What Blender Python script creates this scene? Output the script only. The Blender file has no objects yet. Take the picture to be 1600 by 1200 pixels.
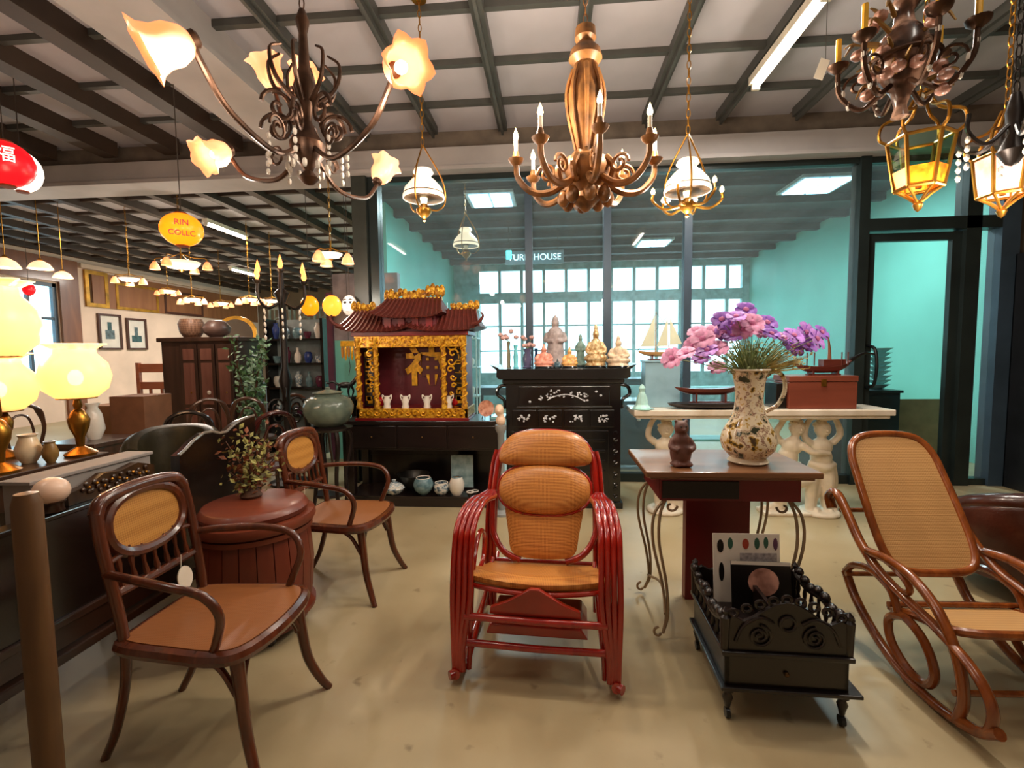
import bpy, math, random
from mathutils import Vector, Matrix
random.seed(7)
PI = math.pi
SC = bpy.context.scene
COL = SC.collection

# ------------------------------------------------------------------ camera
F_PX=740.0; CAM_H=1.45; PITCH=math.radians(4.0); YAW=math.radians(4.6); ROLL=math.radians(0.7)
def _basis():
    cy,sy=math.cos(YAW),math.sin(YAW); cp,sp=math.cos(PITCH),math.sin(PITCH)
    f=(-sy*cp,cy*cp,-sp); r=(cy,sy,0.0); u=(-sy*sp,cy*sp,cp)
    c,s=math.cos(ROLL),math.sin(ROLL)
    return f,tuple(c*a-s*b for a,b in zip(r,u)),tuple(c*b+s*a for a,b in zip(r,u))
FW,RT,UP=_basis()
def ray(px,py):
    a=(px-800.0)/F_PX; b=(600.0-py)/F_PX
    return tuple(FW[i]+a*RT[i]+b*UP[i] for i in range(3))
def at_z(px,py,z=0.0):
    d=ray(px,py); t=(z-CAM_H)/d[2]; return (d[0]*t,d[1]*t,z)
def at_y(px,py,y):
    d=ray(px,py); t=y/d[1]; return (d[0]*t,y,CAM_H+d[2]*t)
def at_x(px,py,x):
    d=ray(px,py); t=x/d[0]; return (x,d[1]*t,CAM_H+d[2]*t)
def proj(p):
    v=(p[0],p[1],p[2]-CAM_H); z=sum(a*b for a,b in zip(v,FW))
    return (800+F_PX*sum(a*b for a,b in zip(v,RT))/z, 600-F_PX*sum(a*b for a,b in zip(v,UP))/z, z)
_cd = bpy.data.cameras.new('camera'); CAM = bpy.data.objects.new('camera', _cd); COL.objects.link(CAM)
_cd.sensor_fit = 'HORIZONTAL'; _cd.sensor_width = 36.0; _cd.lens = 36.0*F_PX/1600.0
_cd.clip_start = 0.05; _cd.clip_end = 200
CAM.matrix_world = Matrix(((RT[0],UP[0],-FW[0],0),(RT[1],UP[1],-FW[1],0),(RT[2],UP[2],-FW[2],CAM_H),(0,0,0,1)))
SC.camera = CAM

# ------------------------------------------------------------------ sky, exposure
def srgb(c):
    if isinstance(c, str):
        c = tuple(int(c[i:i+2],16)/255 for i in (0,2,4))
    return tuple((v/12.92 if v<=0.04045 else ((v+0.055)/1.055)**2.4) for v in c)
W = bpy.data.worlds.new('daylight'); SC.world = W; W.use_nodes = True
_bg = W.node_tree.nodes['Background']; _bg.inputs['Color'].default_value = (0.52,0.80,0.88,1); _bg.inputs['Strength'].default_value = 4.0
SC.view_settings.view_transform = 'Standard'; SC.view_settings.look = 'None'; SC.view_settings.gamma = 1.0
SC.view_settings.use_curve_mapping = False
SC.view_settings.exposure = 0.28

# ------------------------------------------------------------------ materials
MATS = {}
def _new(name):
    m = bpy.data.materials.new(name); m.use_nodes = True
    nt = m.node_tree; return m, nt, nt.nodes['Principled BSDF']
def _coord(nt, scale, stretch=(1,1,1)):
    tc = nt.nodes.new('ShaderNodeTexCoord'); mp = nt.nodes.new('ShaderNodeMapping')
    mp.inputs['Scale'].default_value = tuple(scale*s for s in stretch)
    nt.links.new(tc.outputs['Object'], mp.inputs['Vector']); return mp.outputs['Vector']
def _ramp(nt, fac, stops):
    r = nt.nodes.new('ShaderNodeValToRGB'); e = r.color_ramp.elements
    while len(e) < len(stops): e.new(0.5)
    for i,(p,c) in enumerate(stops): e[i].position = p; e[i].color = (*srgb(c),1)
    nt.links.new(fac, r.inputs['Fac']); return r.outputs['Color']
def plain(name, c, rough=0.5, metal=0.0, var=0.12, scale=6.0, bump=0.0, coat=0.0):
    """base colour with soft mottling and optional fine relief"""
    if name in MATS: return MATS[name]
    m, nt, b = _new(name); c0 = c
    cc = tuple(int(c[i:i+2],16)/255 for i in (0,2,4)) if isinstance(c,str) else c
    n = nt.nodes.new('ShaderNodeTexNoise'); n.inputs['Scale'].default_value = 1.0; n.inputs['Detail'].default_value = 4
    nt.links.new(_coord(nt, scale), n.inputs['Vector'])
    lo = tuple(max(0,v*(1-var)) for v in cc); hi = tuple(min(1,v*(1+var)) for v in cc)
    nt.links.new(_ramp(nt, n.outputs['Fac'], [(0.3,lo),(0.7,hi)]), b.inputs['Base Color'])
    b.inputs['Roughness'].default_value = rough; b.inputs['Metallic'].default_value = metal
    if coat: b.inputs['Coat Weight'].default_value = coat; b.inputs['Coat Roughness'].default_value = 0.1
    if bump:
        n2 = nt.nodes.new('ShaderNodeTexNoise'); n2.inputs['Scale'].default_value = 1.0
        nt.links.new(_coord(nt, scale*8), n2.inputs['Vector'])
        bp = nt.nodes.new('ShaderNodeBump'); bp.inputs['Strength'].default_value = bump; bp.inputs['Distance'].default_value = 0.01
        nt.links.new(n2.outputs['Fac'], bp.inputs['Height']); nt.links.new(bp.outputs['Normal'], b.inputs['Normal'])
    MATS[name] = m; return m
def wood(name, dark, light, rough=0.3, scale=4.0, axis=2, coat=0.3):
    if name in MATS: return MATS[name]
    m, nt, b = _new(name)
    st = [4,4,4]; st[axis] = 0.6
    n = nt.nodes.new('ShaderNodeTexNoise'); n.inputs['Scale'].default_value = 1.0; n.inputs['Detail'].default_value = 6; n.inputs['Distortion'].default_value = 0.6
    nt.links.new(_coord(nt, scale, st), n.inputs['Vector'])
    nt.links.new(_ramp(nt, n.outputs['Fac'], [(0.2,dark),(0.8,light)]), b.inputs['Base Color'])
    b.inputs['Roughness'].default_value = rough; b.inputs['Coat Weight'].default_value = coat; b.inputs['Coat Roughness'].default_value = 0.15
    MATS[name] = m; return m
def weave(name, c1, c2, scale=160.0, rough=0.5, bump=0.35):
    """woven cane: two crossed fine waves"""
    if name in MATS: return MATS[name]
    m, nt, b = _new(name); v = _coord(nt, 1.0)
    ws = []
    for d in ('X','Y','Z'):
        w = nt.nodes.new('ShaderNodeTexWave'); w.wave_type = 'BANDS'; w.bands_direction = d
        w.inputs['Scale'].default_value = scale/6.0; w.inputs['Distortion'].default_value = 0.4
        nt.links.new(v, w.inputs['Vector']); ws.append(w.outputs['Fac'])
    a = nt.nodes.new('ShaderNodeMath'); a.operation = 'ADD'; nt.links.new(ws[0], a.inputs[0]); nt.links.new(ws[1], a.inputs[1])
    a2 = nt.nodes.new('ShaderNodeMath'); a2.operation = 'ADD'; nt.links.new(a.outputs[0], a2.inputs[0]); nt.links.new(ws[2], a2.inputs[1])
    a3 = nt.nodes.new('ShaderNodeMath'); a3.operation = 'MULTIPLY'; a3.inputs[1].default_value = 0.333; nt.links.new(a2.outputs[0], a3.inputs[0])
    nt.links.new(_ramp(nt, a3.outputs[0], [(0.25,c1),(0.65,c2)]), b.inputs['Base Color'])
    bp = nt.nodes.new('ShaderNodeBump'); bp.inputs['Strength'].default_value = bump; bp.inputs['Distance'].default_value = 0.004
    nt.links.new(a3.outputs[0], bp.inputs['Height']); nt.links.new(bp.outputs['Normal'], b.inputs['Normal'])
    b.inputs['Roughness'].default_value = rough
    MATS[name] = m; return m
def blotch(name, stops, scale=20.0, rough=0.25, kind='voronoi', metal=0.0, detail=3):
    """patchy painted decoration (flowered porcelain, leaf clusters, inlay)"""
    if name in MATS: return MATS[name]
    m, nt, b = _new(name)
    if kind == 'voronoi':
        n = nt.nodes.new('ShaderNodeTexVoronoi'); out = n.outputs['Distance']
    else:
        n = nt.nodes.new('ShaderNodeTexNoise'); n.inputs['Detail'].default_value = detail; out = n.outputs['Fac']
    n.inputs['Scale'].default_value = 1.0
    nt.links.new(_coord(nt, scale), n.inputs['Vector'])
    nt.links.new(_ramp(nt, out, stops), b.inputs['Base Color'])
    b.inputs['Roughness'].default_value = rough; b.inputs['Metallic'].default_value = metal
    MATS[name] = m; return m
def glow(name, c, strength, base=None, var=0.0, scale=10):
    """a lit lamp glass: it gives off light"""
    if name in MATS: return MATS[name]
    m, nt, b = _new(name)
    b.inputs['Base Color'].default_value = (*srgb(base or c),1); b.inputs['Roughness'].default_value = 0.3
    b.inputs['Emission Color'].default_value = (*srgb(c),1); b.inputs['Emission Strength'].default_value = strength
    MATS[name] = m; return m
def lit_glass(name, c, strength, clear=0.4, base=None):
    """frosted lamp glass: glows and lets some of the bulb show through"""
    if name in MATS: return MATS[name]
    m = glow(name, c, strength, base); nt = m.node_tree; b = nt.nodes['Principled BSDF']; o = nt.nodes['Material Output']
    t = nt.nodes.new('ShaderNodeBsdfTransparent'); t.inputs['Color'].default_value = (*srgb(base or c),1)
    mx = nt.nodes.new('ShaderNodeMixShader'); mx.inputs[0].default_value = clear
    nt.links.new(b.outputs[0], mx.inputs[1]); nt.links.new(t.outputs[0], mx.inputs[2]); nt.links.new(mx.outputs[0], o.inputs['Surface']); return m
def pane_glass(name, tint=(0.86,0.95,0.95), refl=1.0, haze_film=0.0):
    if name in MATS: return MATS[name]
    m = bpy.data.materials.new(name); m.use_nodes = True; nt = m.node_tree; nt.nodes.clear()
    o = nt.nodes.new('ShaderNodeOutputMaterial'); t = nt.nodes.new('ShaderNodeBsdfTransparent'); g = nt.nodes.new('ShaderNodeBsdfGlossy')
    t.inputs['Color'].default_value = (*tint,1); g.inputs['Roughness'].default_value = 0.02; g.inputs['Color'].default_value = (refl,refl,refl,1)
    fr = nt.nodes.new('ShaderNodeFresnel'); fr.inputs['IOR'].default_value = 1.45
    mx = nt.nodes.new('ShaderNodeMixShader'); ge = nt.nodes.new('ShaderNodeNewGeometry'); iv = nt.nodes.new('ShaderNodeMath'); iv.operation = 'SUBTRACT'; iv.inputs[0].default_value = 1.0; nt.links.new(ge.outputs['Backfacing'], iv.inputs[1])
    mu = nt.nodes.new('ShaderNodeMath'); mu.operation = 'MULTIPLY'; nt.links.new(fr.outputs[0], mu.inputs[0]); nt.links.new(iv.outputs[0], mu.inputs[1]); nt.links.new(mu.outputs[0], mx.inputs[0]); nt.links.new(t.outputs[0], mx.inputs[1]); nt.links.new(g.outputs[0], mx.inputs[2])
    out = mx.outputs[0]
    if haze_film:   # pale uneven film, put in to imitate glare and haze on the panes
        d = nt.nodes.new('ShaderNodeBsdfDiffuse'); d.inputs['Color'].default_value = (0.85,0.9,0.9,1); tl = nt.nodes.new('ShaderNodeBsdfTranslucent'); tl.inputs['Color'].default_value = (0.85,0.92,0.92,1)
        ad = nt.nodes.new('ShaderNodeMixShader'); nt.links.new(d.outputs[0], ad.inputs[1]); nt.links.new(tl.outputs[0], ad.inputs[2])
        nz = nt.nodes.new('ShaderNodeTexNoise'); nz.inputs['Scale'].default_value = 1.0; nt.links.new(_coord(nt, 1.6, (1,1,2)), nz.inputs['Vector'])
        mr = nt.nodes.new('ShaderNodeMapRange'); mr.inputs['To Min'].default_value = haze_film*0.5; mr.inputs['To Max'].default_value = haze_film*1.5; nt.links.new(nz.outputs['Fac'], mr.inputs['Value'])
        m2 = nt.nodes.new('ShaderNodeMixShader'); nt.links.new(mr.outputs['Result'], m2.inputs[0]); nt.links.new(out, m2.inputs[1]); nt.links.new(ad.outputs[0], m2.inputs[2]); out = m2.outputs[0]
    nt.links.new(out, o.inputs['Surface']); MATS[name] = m; return m
def glow_mottled(name, c1, c2, strength, scale=12):
    """lit art glass with streaks of two colours"""
    if name in MATS: return MATS[name]
    m, nt, b = _new(name); n = nt.nodes.new('ShaderNodeTexNoise'); n.inputs['Scale'].default_value = 1.0; n.inputs['Detail'].default_value = 4
    nt.links.new(_coord(nt, scale), n.inputs['Vector']); c = _ramp(nt, n.outputs['Fac'], [(0.35,c1),(0.65,c2)])
    nt.links.new(c, b.inputs['Base Color']); nt.links.new(c, b.inputs['Emission Color']); b.inputs['Emission Strength'].default_value = strength; b.inputs['Roughness'].default_value = 0.3
    MATS[name] = m; return m

# ------------------------------------------------------------------ mesh helpers
def cr(pts, n=6, closed=False):
    """Catmull-Rom through points"""
    P = [Vector(p) for p in pts]; L = len(P); out = []
    rng = range(L if closed else L-1)
    for i in rng:
        if closed: a,b,c,d = P[(i-1)%L],P[i],P[(i+1)%L],P[(i+2)%L]
        else:
            b,c = P[i],P[i+1]; a = P[i-1] if i>0 else b*2-c; d = P[i+2] if i+2<L else c*2-b
        for k in range(n):
            t = k/n
            out.append(0.5*((2*b)+(c-a)*t+(2*a-5*b+4*c-d)*t*t+(3*b-a-3*c+d)*t*t*t))
    if not closed: out.append(P[-1].copy())
    return out
def spiral(c, r0, r1, a0, a1, n=20, plane='xz', y=0.0):
    pts = []
    for i in range(n+1):
        t = i/n; r = r0+(r1-r0)*t; a = a0+(a1-a0)*t
        u,v = c[0]+r*math.cos(a), c[1]+r*math.sin(a)
        pts.append({'xz':(u,y,v),'yz':(y,u,v),'xy':(u,v,y)}[plane])
    return pts
class MB:
    def __init__(s): s.v = []; s.f = []
    def add(s, vs, fs):
        o = len(s.v); s.v += [tuple(v) for v in vs]; s.f += [tuple(i+o for i in f) for f in fs]; return s
    def bx(s, x0,x1,y0,y1,z0,z1):
        if x0>x1: x0,x1 = x1,x0
        if y0>y1: y0,y1 = y1,y0
        if z0>z1: z0,z1 = z1,z0
        return s.add([(x0,y0,z0),(x1,y0,z0),(x1,y1,z0),(x0,y1,z0),(x0,y0,z1),(x1,y0,z1),(x1,y1,z1),(x0,y1,z1)],
            [(0,3,2,1),(4,5,6,7),(0,1,5,4),(1,2,6,5),(2,3,7,6),(3,0,4,7)])
    def box(s, c, d, rz=0.0, rx=0.0, ry=0.0):
        M = Matrix.Rotation(rz,3,'Z') @ Matrix.Rotation(ry,3,'Y') @ Matrix.Rotation(rx,3,'X'); t = MB(); t.bx(-d[0]/2,d[0]/2,-d[1]/2,d[1]/2,-d[2]/2,d[2]/2)
        return s.add([M@Vector(v)+Vector(c) for v in t.v], t.f)
    def lathe(s, prof, n=16, c=(0,0,0), sx=1.0, sy=1.0, rip=None):
        vs=[]; fs=[]; L=len(prof)
        for j,(r,z) in enumerate(prof):
            for i in range(n):
                a = 2*PI*i/n; rr = r
                if rip and j in rip: rr = r*(1+rip[j]*math.cos(a*rip['k']))
                vs.append((c[0]+rr*math.cos(a)*sx, c[1]+rr*math.sin(a)*sy, c[2]+z))
        for j in range(L-1):
            for i in range(n):
                k=(i+1)%n; fs.append((j*n+i,j*n+k,(j+1)*n+k,(j+1)*n+i))
        if prof[0][0]>1e-5: fs.append(tuple(range(n-1,-1,-1)))
        if prof[-1][0]>1e-5: fs.append(tuple((L-1)*n+i for i in range(n)))
        return s.add(vs,fs)
    def shell(s, prof, n=16, c=(0,0,0), th=0.003, rip=None):
        """open lathe with inner wall"""
        inner = [(max(r-th,0.0005),z) for r,z in reversed(prof)]
        full = prof+inner; vs=[]; fs=[]; L=len(full); Lp=len(prof)
        for j,(r,z) in enumerate(full):
            jj = j if j<Lp else 2*Lp-1-j
            for i in range(n):
                a=2*PI*i/n; rr=r
                if rip and jj in rip: rr=r*(1+rip[jj]*math.cos(a*rip['k']))
                vs.append((c[0]+rr*math.cos(a),c[1]+rr*math.sin(a),c[2]+z))
        for j in range(L):
            j2=(j+1)%L
            for i in range(n):
                k=(i+1)%n; fs.append((j*n+i,j*n+k,j2*n+k,j2*n+i))
        return s.add(vs,fs)
    def tube(s, path, r, n=8, closed=False, flat=1.0, cap=True):
        P=[Vector(p) for p in path]; L=len(P); vs=[]; fs=[]
        R = r if isinstance(r,(list,tuple)) else [r]*L
        if len(R)!=L: R=[R[0]+(R[-1]-R[0])*i/(L-1) if len(R)==2 else R[min(len(R)-1,int(i*len(R)/L))] for i in range(L)]
        T=[]
        for i in range(L):
            if closed: t=P[(i+1)%L]-P[i-1]
            else: t=P[min(i+1,L-1)]-P[max(i-1,0)]
            T.append(t.normalized() if t.length>1e-9 else Vector((0,0,1)))
        ref=Vector((0,0,1)) if abs(T[0].z)<0.9 else Vector((1,0,0))
        u=T[0].cross(ref).normalized()
        for i in range(L):
            u=(u-T[i]*u.dot(T[i])); u = u.normalized() if u.length>1e-9 else T[i].orthogonal().normalized()
            w=T[i].cross(u)
            for k in range(n):
                a=2*PI*k/n; vs.append(P[i]+(u*math.cos(a)+w*(math.sin(a)*flat))*R[i])
        for i in range(L if closed else L-1):
            j=(i+1)%L
            for k in range(n):
                q=(k+1)%n; fs.append((i*n+k,i*n+q,j*n+q,j*n+k))
        if cap and not closed:
            fs.append(tuple(range(n-1,-1,-1))); fs.append(tuple((L-1)*n+k for k in range(n)))
        return s.add(vs,fs)
    def cyl(s, a, b, r, n=12, r2=None): return s.tube([a,b],[r,r if r2 is None else r2],n)
    def ell(s, c, r, n=12, m=8):
        prof=[(math.sin(PI*j/m),-math.cos(PI*j/m)) for j in range(m+1)]
        vs=[];fs=[]
        if not isinstance(r,(tuple,list)): r=(r,r,r)
        vs.append((c[0],c[1],c[2]-r[2]))
        for j in range(1,m):
            for i in range(n):
                a=2*PI*i/n; vs.append((c[0]+prof[j][0]*math.cos(a)*r[0],c[1]+prof[j][0]*math.sin(a)*r[1],c[2]+prof[j][1]*r[2]))
        vs.append((c[0],c[1],c[2]+r[2])); T=len(vs)-1
        for i in range(n):
            k=(i+1)%n; fs.append((0,1+k,1+i)); fs.append((T,1+(m-2)*n+i,1+(m-2)*n+k))
            for j in range(m-2): fs.append((1+j*n+i,1+j*n+k,1+(j+1)*n+k,1+(j+1)*n+i))
        return s.add(vs,fs)
    def prism(s, poly, d0, d1, plane='xz'):
        """extrude a 2D outline between d0 and d1 on the remaining axis"""
        n=len(poly); mk={'xz':lambda u,v,d:(u,d,v),'xy':lambda u,v,d:(u,v,d),'yz':lambda u,v,d:(d,u,v)}[plane]
        vs=[mk(u,v,d0) for u,v in poly]+[mk(u,v,d1) for u,v in poly]
        fs=[tuple(range(n)),tuple(range(2*n-1,n-1,-1))]+[(i,i+n,(i+1)%n+n,(i+1)%n) for i in range(n)]
        return s.add(vs,fs)
    def xf(s, M):
        s.v=[tuple(M@Vector(v)) for v in s.v]; return s
    def mesh(s, name, mat, smooth=40):
        me=bpy.data.meshes.new(name); me.from_pydata(s.v,[],s.f); me.validate(); me.update()
        import bmesh
        bm=bmesh.new(); bm.from_mesh(me); bmesh.ops.recalc_face_normals(bm,faces=bm.faces); bm.to_mesh(me); bm.free()
        if mat: me.materials.append(mat)
        if smooth:
            me.polygons.foreach_set('use_smooth',[True]*len(me.polygons)); me.set_sharp_from_angle(angle=math.radians(smooth))
        return me
    def build(s, name, mat, parent=None, smooth=40, bev=0.0, loc=None, rz=0.0):
        o=bpy.data.objects.new(name,s.mesh(name,mat,smooth)); COL.objects.link(o)
        if parent: o.parent=parent
        if loc: o.location=loc
        o.rotation_euler.z=rz
        if bev:
            m=o.modifiers.new('bevel','BEVEL'); m.width=bev; m.segments=2; m.limit_method='ANGLE'; m.angle_limit=math.radians(50)
        return o
def tag(o, label, cat, group=None):
    o['label']=label; o['category']=cat
    if group: o['group']=group
    return o
def struct(o): o['kind']='structure'; return o
def thing(name, label, cat, loc=(0,0,0), rz=0.0, group=None, scale=1.0):
    o=bpy.data.objects.new(name,None); COL.objects.link(o); o.empty_display_size=0.05
    o.location=loc; o.rotation_euler.z=rz; o.scale=(scale,)*3
    return tag(o,label,cat,group)
def inst(src, name, parent=None, loc=(0,0,0), rot=(0,0,0), scale=(1,1,1)):
    o=bpy.data.objects.new(name, src.data if hasattr(src,'data') else src); COL.objects.link(o)
    if parent: o.parent=parent
    o.location=loc; o.rotation_euler=rot; o.scale=scale
    return o
def dup(root, loc, rz=None, label=None, group=None, scale=None):
    r=root.copy(); COL.objects.link(r); r.location=loc
    if rz is not None: r.rotation_euler.z=rz
    if scale: r.scale=(scale,)*3
    if label: r['label']=label
    if group: r['group']=group
    for ch in root.children:
        c=ch.copy(); COL.objects.link(c); c.parent=r
        for g in ch.children:
            d=g.copy(); COL.objects.link(d); d.parent=c
    return r
def lamp(loc, power, c=(1.0,0.85,0.70), r=0.03, name='bulb_light'):
    l=bpy.data.lights.new(name,'POINT'); l.energy=power; l.color=c; l.shadow_soft_size=r
    o=bpy.data.objects.new(name,l); COL.objects.link(o); o.location=loc; return o
def text_mesh(name, s, size, mat, parent=None, loc=(0,0,0), rot=(PI/2,0,0), depth=0.002, align='CENTER', bold=0.0):
    cu=bpy.data.curves.new(name,'FONT'); cu.body=s; cu.size=size; cu.extrude=depth; cu.offset=bold; cu.align_x=align; cu.align_y='CENTER'
    t=bpy.data.objects.new(name,cu); COL.objects.link(t)
    dg=bpy.context.evaluated_depsgraph_get(); me=bpy.data.meshes.new_from_object(t.evaluated_get(dg))
    bpy.data.objects.remove(t); me.materials.clear(); me.materials.append(mat)
    o=bpy.data.objects.new(name,me); COL.objects.link(o); o.location=loc; o.rotation_euler=rot
    if parent: o.parent=parent
    return o

# ================================================================== THE SETTING
M_floor = None
def make_floor_mat():
    m, nt, b = _new('polished_concrete')
    v=_coord(nt,1.0)
    n1=nt.nodes.new('ShaderNodeTexNoise'); n1.inputs['Scale'].default_value=1.3; n1.inputs['Detail'].default_value=6; nt.links.new(v,n1.inputs['Vector'])
    c1=_ramp(nt,n1.outputs['Fac'],[(0.3,'a08e6a'),(0.55,'b09f7b'),(0.75,'bcae8e')])
    n2=nt.nodes.new('ShaderNodeTexNoise'); n2.inputs['Scale'].default_value=9.0; n2.inputs['Detail'].default_value=5; nt.links.new(v,n2.inputs['Vector'])
    c2=_ramp(nt,n2.outputs['Fac'],[(0.24,'7a6c50'),(0.34,'ffffff')])
    mx=nt.nodes.new('ShaderNodeMix'); mx.data_type='RGBA'; mx.blend_type='MULTIPLY'; mx.inputs['Factor'].default_value=0.55
    nt.links.new(c1,mx.inputs['A']); nt.links.new(c2,mx.inputs['B']); nt.links.new(mx.outputs['Result'],b.inputs['Base Color'])
    r=nt.nodes.new('ShaderNodeMapRange'); r.inputs['To Min'].default_value=0.28; r.inputs['To Max'].default_value=0.5
    nt.links.new(n1.outputs['Fac'],r.inputs['Value']); nt.links.new(r.outputs['Result'],b.inputs['Roughness'])
    return m
m_floor=make_floor_mat()
struct(MB().bx(-11.1,7,-3.2,20,-0.12,0).build('floor',m_floor,smooth=0))

m_panel=plain('ceiling_panel_paint','b4b0b6',0.8,var=0.05,scale=1.5)
m_beam=plain('grey_steel','50504c',0.5,0.2,var=0.1,scale=3)
m_beamb=plain('brown_steel','3a2c22',0.55,var=0.1,scale=3)
m_girder=plain('girder_paint','aaa4a2',0.6,var=0.06,scale=2)
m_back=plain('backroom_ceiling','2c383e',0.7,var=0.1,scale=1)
ceil=struct(MB().bx(-11.1,7,-3.2,5.4,3.86,3.95).bx(-11.1,-2.6,5.4,17.2,3.86,3.95).build('ceiling',m_panel,smooth=0))
panel=MB().box((0,0,0),(0.70,0.585,0.03)).mesh('ceiling_panel',m_panel,0)
cross=MB().box((0,0,0),(0.735,0.05,0.05)).mesh('cross_bar',m_beam,0)
cnt=0; rest=MB()
XS=[-0.4750+0.735*k for k in range(-14,9)]; YS=[2.76+0.62*k for k in range(0,4)]
for i,x in enumerate(XS):
    for y in YS:
        inst(panel,'ceiling_panel',ceil,(x+0.3675,y+0.31,3.835+0.004*((i*7+int(y*9))%3))); cnt+=1
        inst(cross,'cross_bar',ceil,(x+0.3675,y,3.80))
for i,x in enumerate(XS):
    if x>-3.2: continue
    for k in range(18):
        y=5.55+0.62*k
        if cnt<295: inst(panel,'ceiling_panel',ceil,(x+0.3675,y+0.31,3.835)); cnt+=1
        else: rest.box((x+0.3675,y+0.31,3.835),(0.70,0.585,0.03))
r=rest.build('ceiling_panel',m_panel,ceil,0); r['kind']='stuff'
for k in range(18):
    MB().bx(-10.9,-2.6,5.55+0.62*k-0.03,5.55+0.62*k+0.03,3.77,3.82).build('cross_bar',m_beamb,ceil,0)
for x in XS:
    if x<-3: 
        MB().bx(x-0.085,x+0.085,-2,5.1,3.66,3.85).build('ceiling_beam',m_beamb,ceil,0)
        MB().bx(x-0.06,x+0.06,5.42,17,3.70,3.85).build('ceiling_beam',m_beamb,ceil,0)
    elif x<-2: continue
    else: MB().bx(x-0.045,x+0.045,-2,5.1,3.74,3.85).bx(x-0.012,x+0.012,-2,5.1,3.70,3.75).build('ceiling_beam',m_beam,ceil,0)
MB().bx(-2.85,-2.38,-2,5.1,3.56,3.85).bx(-2.9,-2.33,-2,5.1,3.54,3.58).build('girder',m_girder,ceil,0)
tr=struct(MB().bx(-10.9,6.2,5.08,5.42,3.38,3.60).bx(-10.9,6.2,5.05,5.45,3.36,3.40).build('trim_1',m_girder,smooth=0))
struct(MB().bx(-10.9,6.2,5.22,5.40,3.60,3.86).build('wall_lintel',plain('lintel_paint','6c6054',0.7),smooth=0))

# outer walls
m_wall=plain('pink_plaster','dcc0ab',0.8,var=0.05,scale=1.5)
m_wallb=plain('dark_plaster','7a6a58',0.8,var=0.08,scale=1.5)
m_teal=plain('turquoise_paint','7ccfc2',0.55,var=0.05,scale=0.8)
m_doorbrown=wood('brown_door_wood','6b3a1e','8f5730',0.4,1.5)
# left wall with an opening for the window (Y 8.2..9.8, z 1.0..3.06)
wl=struct(MB().bx(-11.05,-10.9,-3.2,8.2,0,3.86).bx(-11.05,-10.9,9.8,17.2,0,3.86).bx(-11.05,-10.9,8.2,9.8,0,1.0).bx(-11.05,-10.9,8.2,9.8,3.06,3.86).build('wall_left',m_wall,smooth=0))
MB().bx(-10.95,-10.84,7.6,10.25,3.10,3.62).build('wood_lintel',m_doorbrown,wl,0)
MB().bx(-10.95,-10.84,9.82,10.25,0,3.10).build('wood_column',m_doorbrown,wl,0)
MB().bx(-10.92,-10.86,10.6,17,2.62,3.45).build('wood_panel',wood('picture_rail_panel','7d4a2a','a06a42',0.5,1.5),wl,0)
MB().bx(-10.92,-10.80,10.3,17,3.50,3.60).build('cornice',m_wall,wl,0)
w1=struct(MB().bx(-11.0,-10.92,8.2,8.28,1,3.06).bx(-11.0,-10.92,9.72,9.8,1,3.06).bx(-11.0,-10.92,8.2,9.8,2.98,3.06).bx(-11.0,-10.92,8.2,9.8,1,1.08).build('window_1',plain('window_blue_frame','3e4a58',0.4),smooth=0))
for y in (8.72,9.22): MB().bx(-10.99,-10.93,y-0.03,y+0.03,1.0,3.06).build('mullion',MATS['window_blue_frame'],w1,0)
MB().bx(-10.99,-10.93,8.2,9.8,2.25,2.31).build('transom',MATS['window_blue_frame'],w1,0)
m_gl=pane_glass('clear_window_glass',(0.95,0.98,1.0),0.8)
for a,b in ((8.28,8.69),(8.75,9.19),(9.25,9.72)):
    for c,d in ((1.08,2.25),(2.31,2.98)): MB().bx(-10.965,-10.955,a,b,c,d).build('pane',m_gl,w1,0)
struct(MB().bx(-11.05,-2.5,17.1,17.25,0,3.86).build('wall_far_left',m_wallb,smooth=0))
struct(MB().bx(-11.05,7,-3.3,-3.2,0,3.95).build('wall_back',m_wall,smooth=0))
struct(MB().bx(6.2,6.35,-3.2,5.4,0,3.95).build('wall_right',m_wallb,smooth=0))
struct(MB().bx(4.66,6.2,5.2,5.35,0,3.38).build('wall_corner',plain('brown_corner_paint','5a5045',0.7),smooth=0))

# ---- glass partition
m_fr=plain('dark_steel_frame','27302f',0.35,0.3,var=0.12,scale=3)
m_fr2=plain('slate_steel_frame','3d4d5c',0.4,0.2,var=0.1,scale=3)
gw=struct(MB().bx(-2.14,3.14,5.2,5.3,0,0.09).bx(-2.14,4.66,5.2,5.3,3.30,3.36).build('wall_glass',m_fr,smooth=0))
MB().bx(-2.14,-1.98,5.12,5.40,0,3.36).build('post',plain('post_paint','30342f',0.5),gw,0)
MB().bx(-1.98,-1.87,5.17,5.33,0,3.36).build('post',m_fr,gw,0)
for a,b in ((-0.26,-0.18),(0.58,0.66),(1.42,1.50)):
    MB().bx(a,b,5.2,5.3,0.09,3.30).build('mullion',m_fr2,gw,0)
MB().bx(3.14,3.24,5.17,5.33,0,3.36).build('post',m_fr,gw,0)
MB().bx(4.16,4.30,5.17,5.33,0,3.36).build('post',m_fr,gw,0)
MB().bx(4.49,4.66,5.17,5.33,0,3.36).build('post',m_fr2,gw,0)
MB().bx(3.24,4.49,5.17,5.33,2.62,2.74).build('transom',m_fr,gw,0)
MB().bx(4.30,4.49,5.2,5.3,0,0.07).build('sill',m_fr,gw,0)
m_pane=pane_glass('partition_glass',(0.90,0.96,0.96),1.0,0.05)
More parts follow.
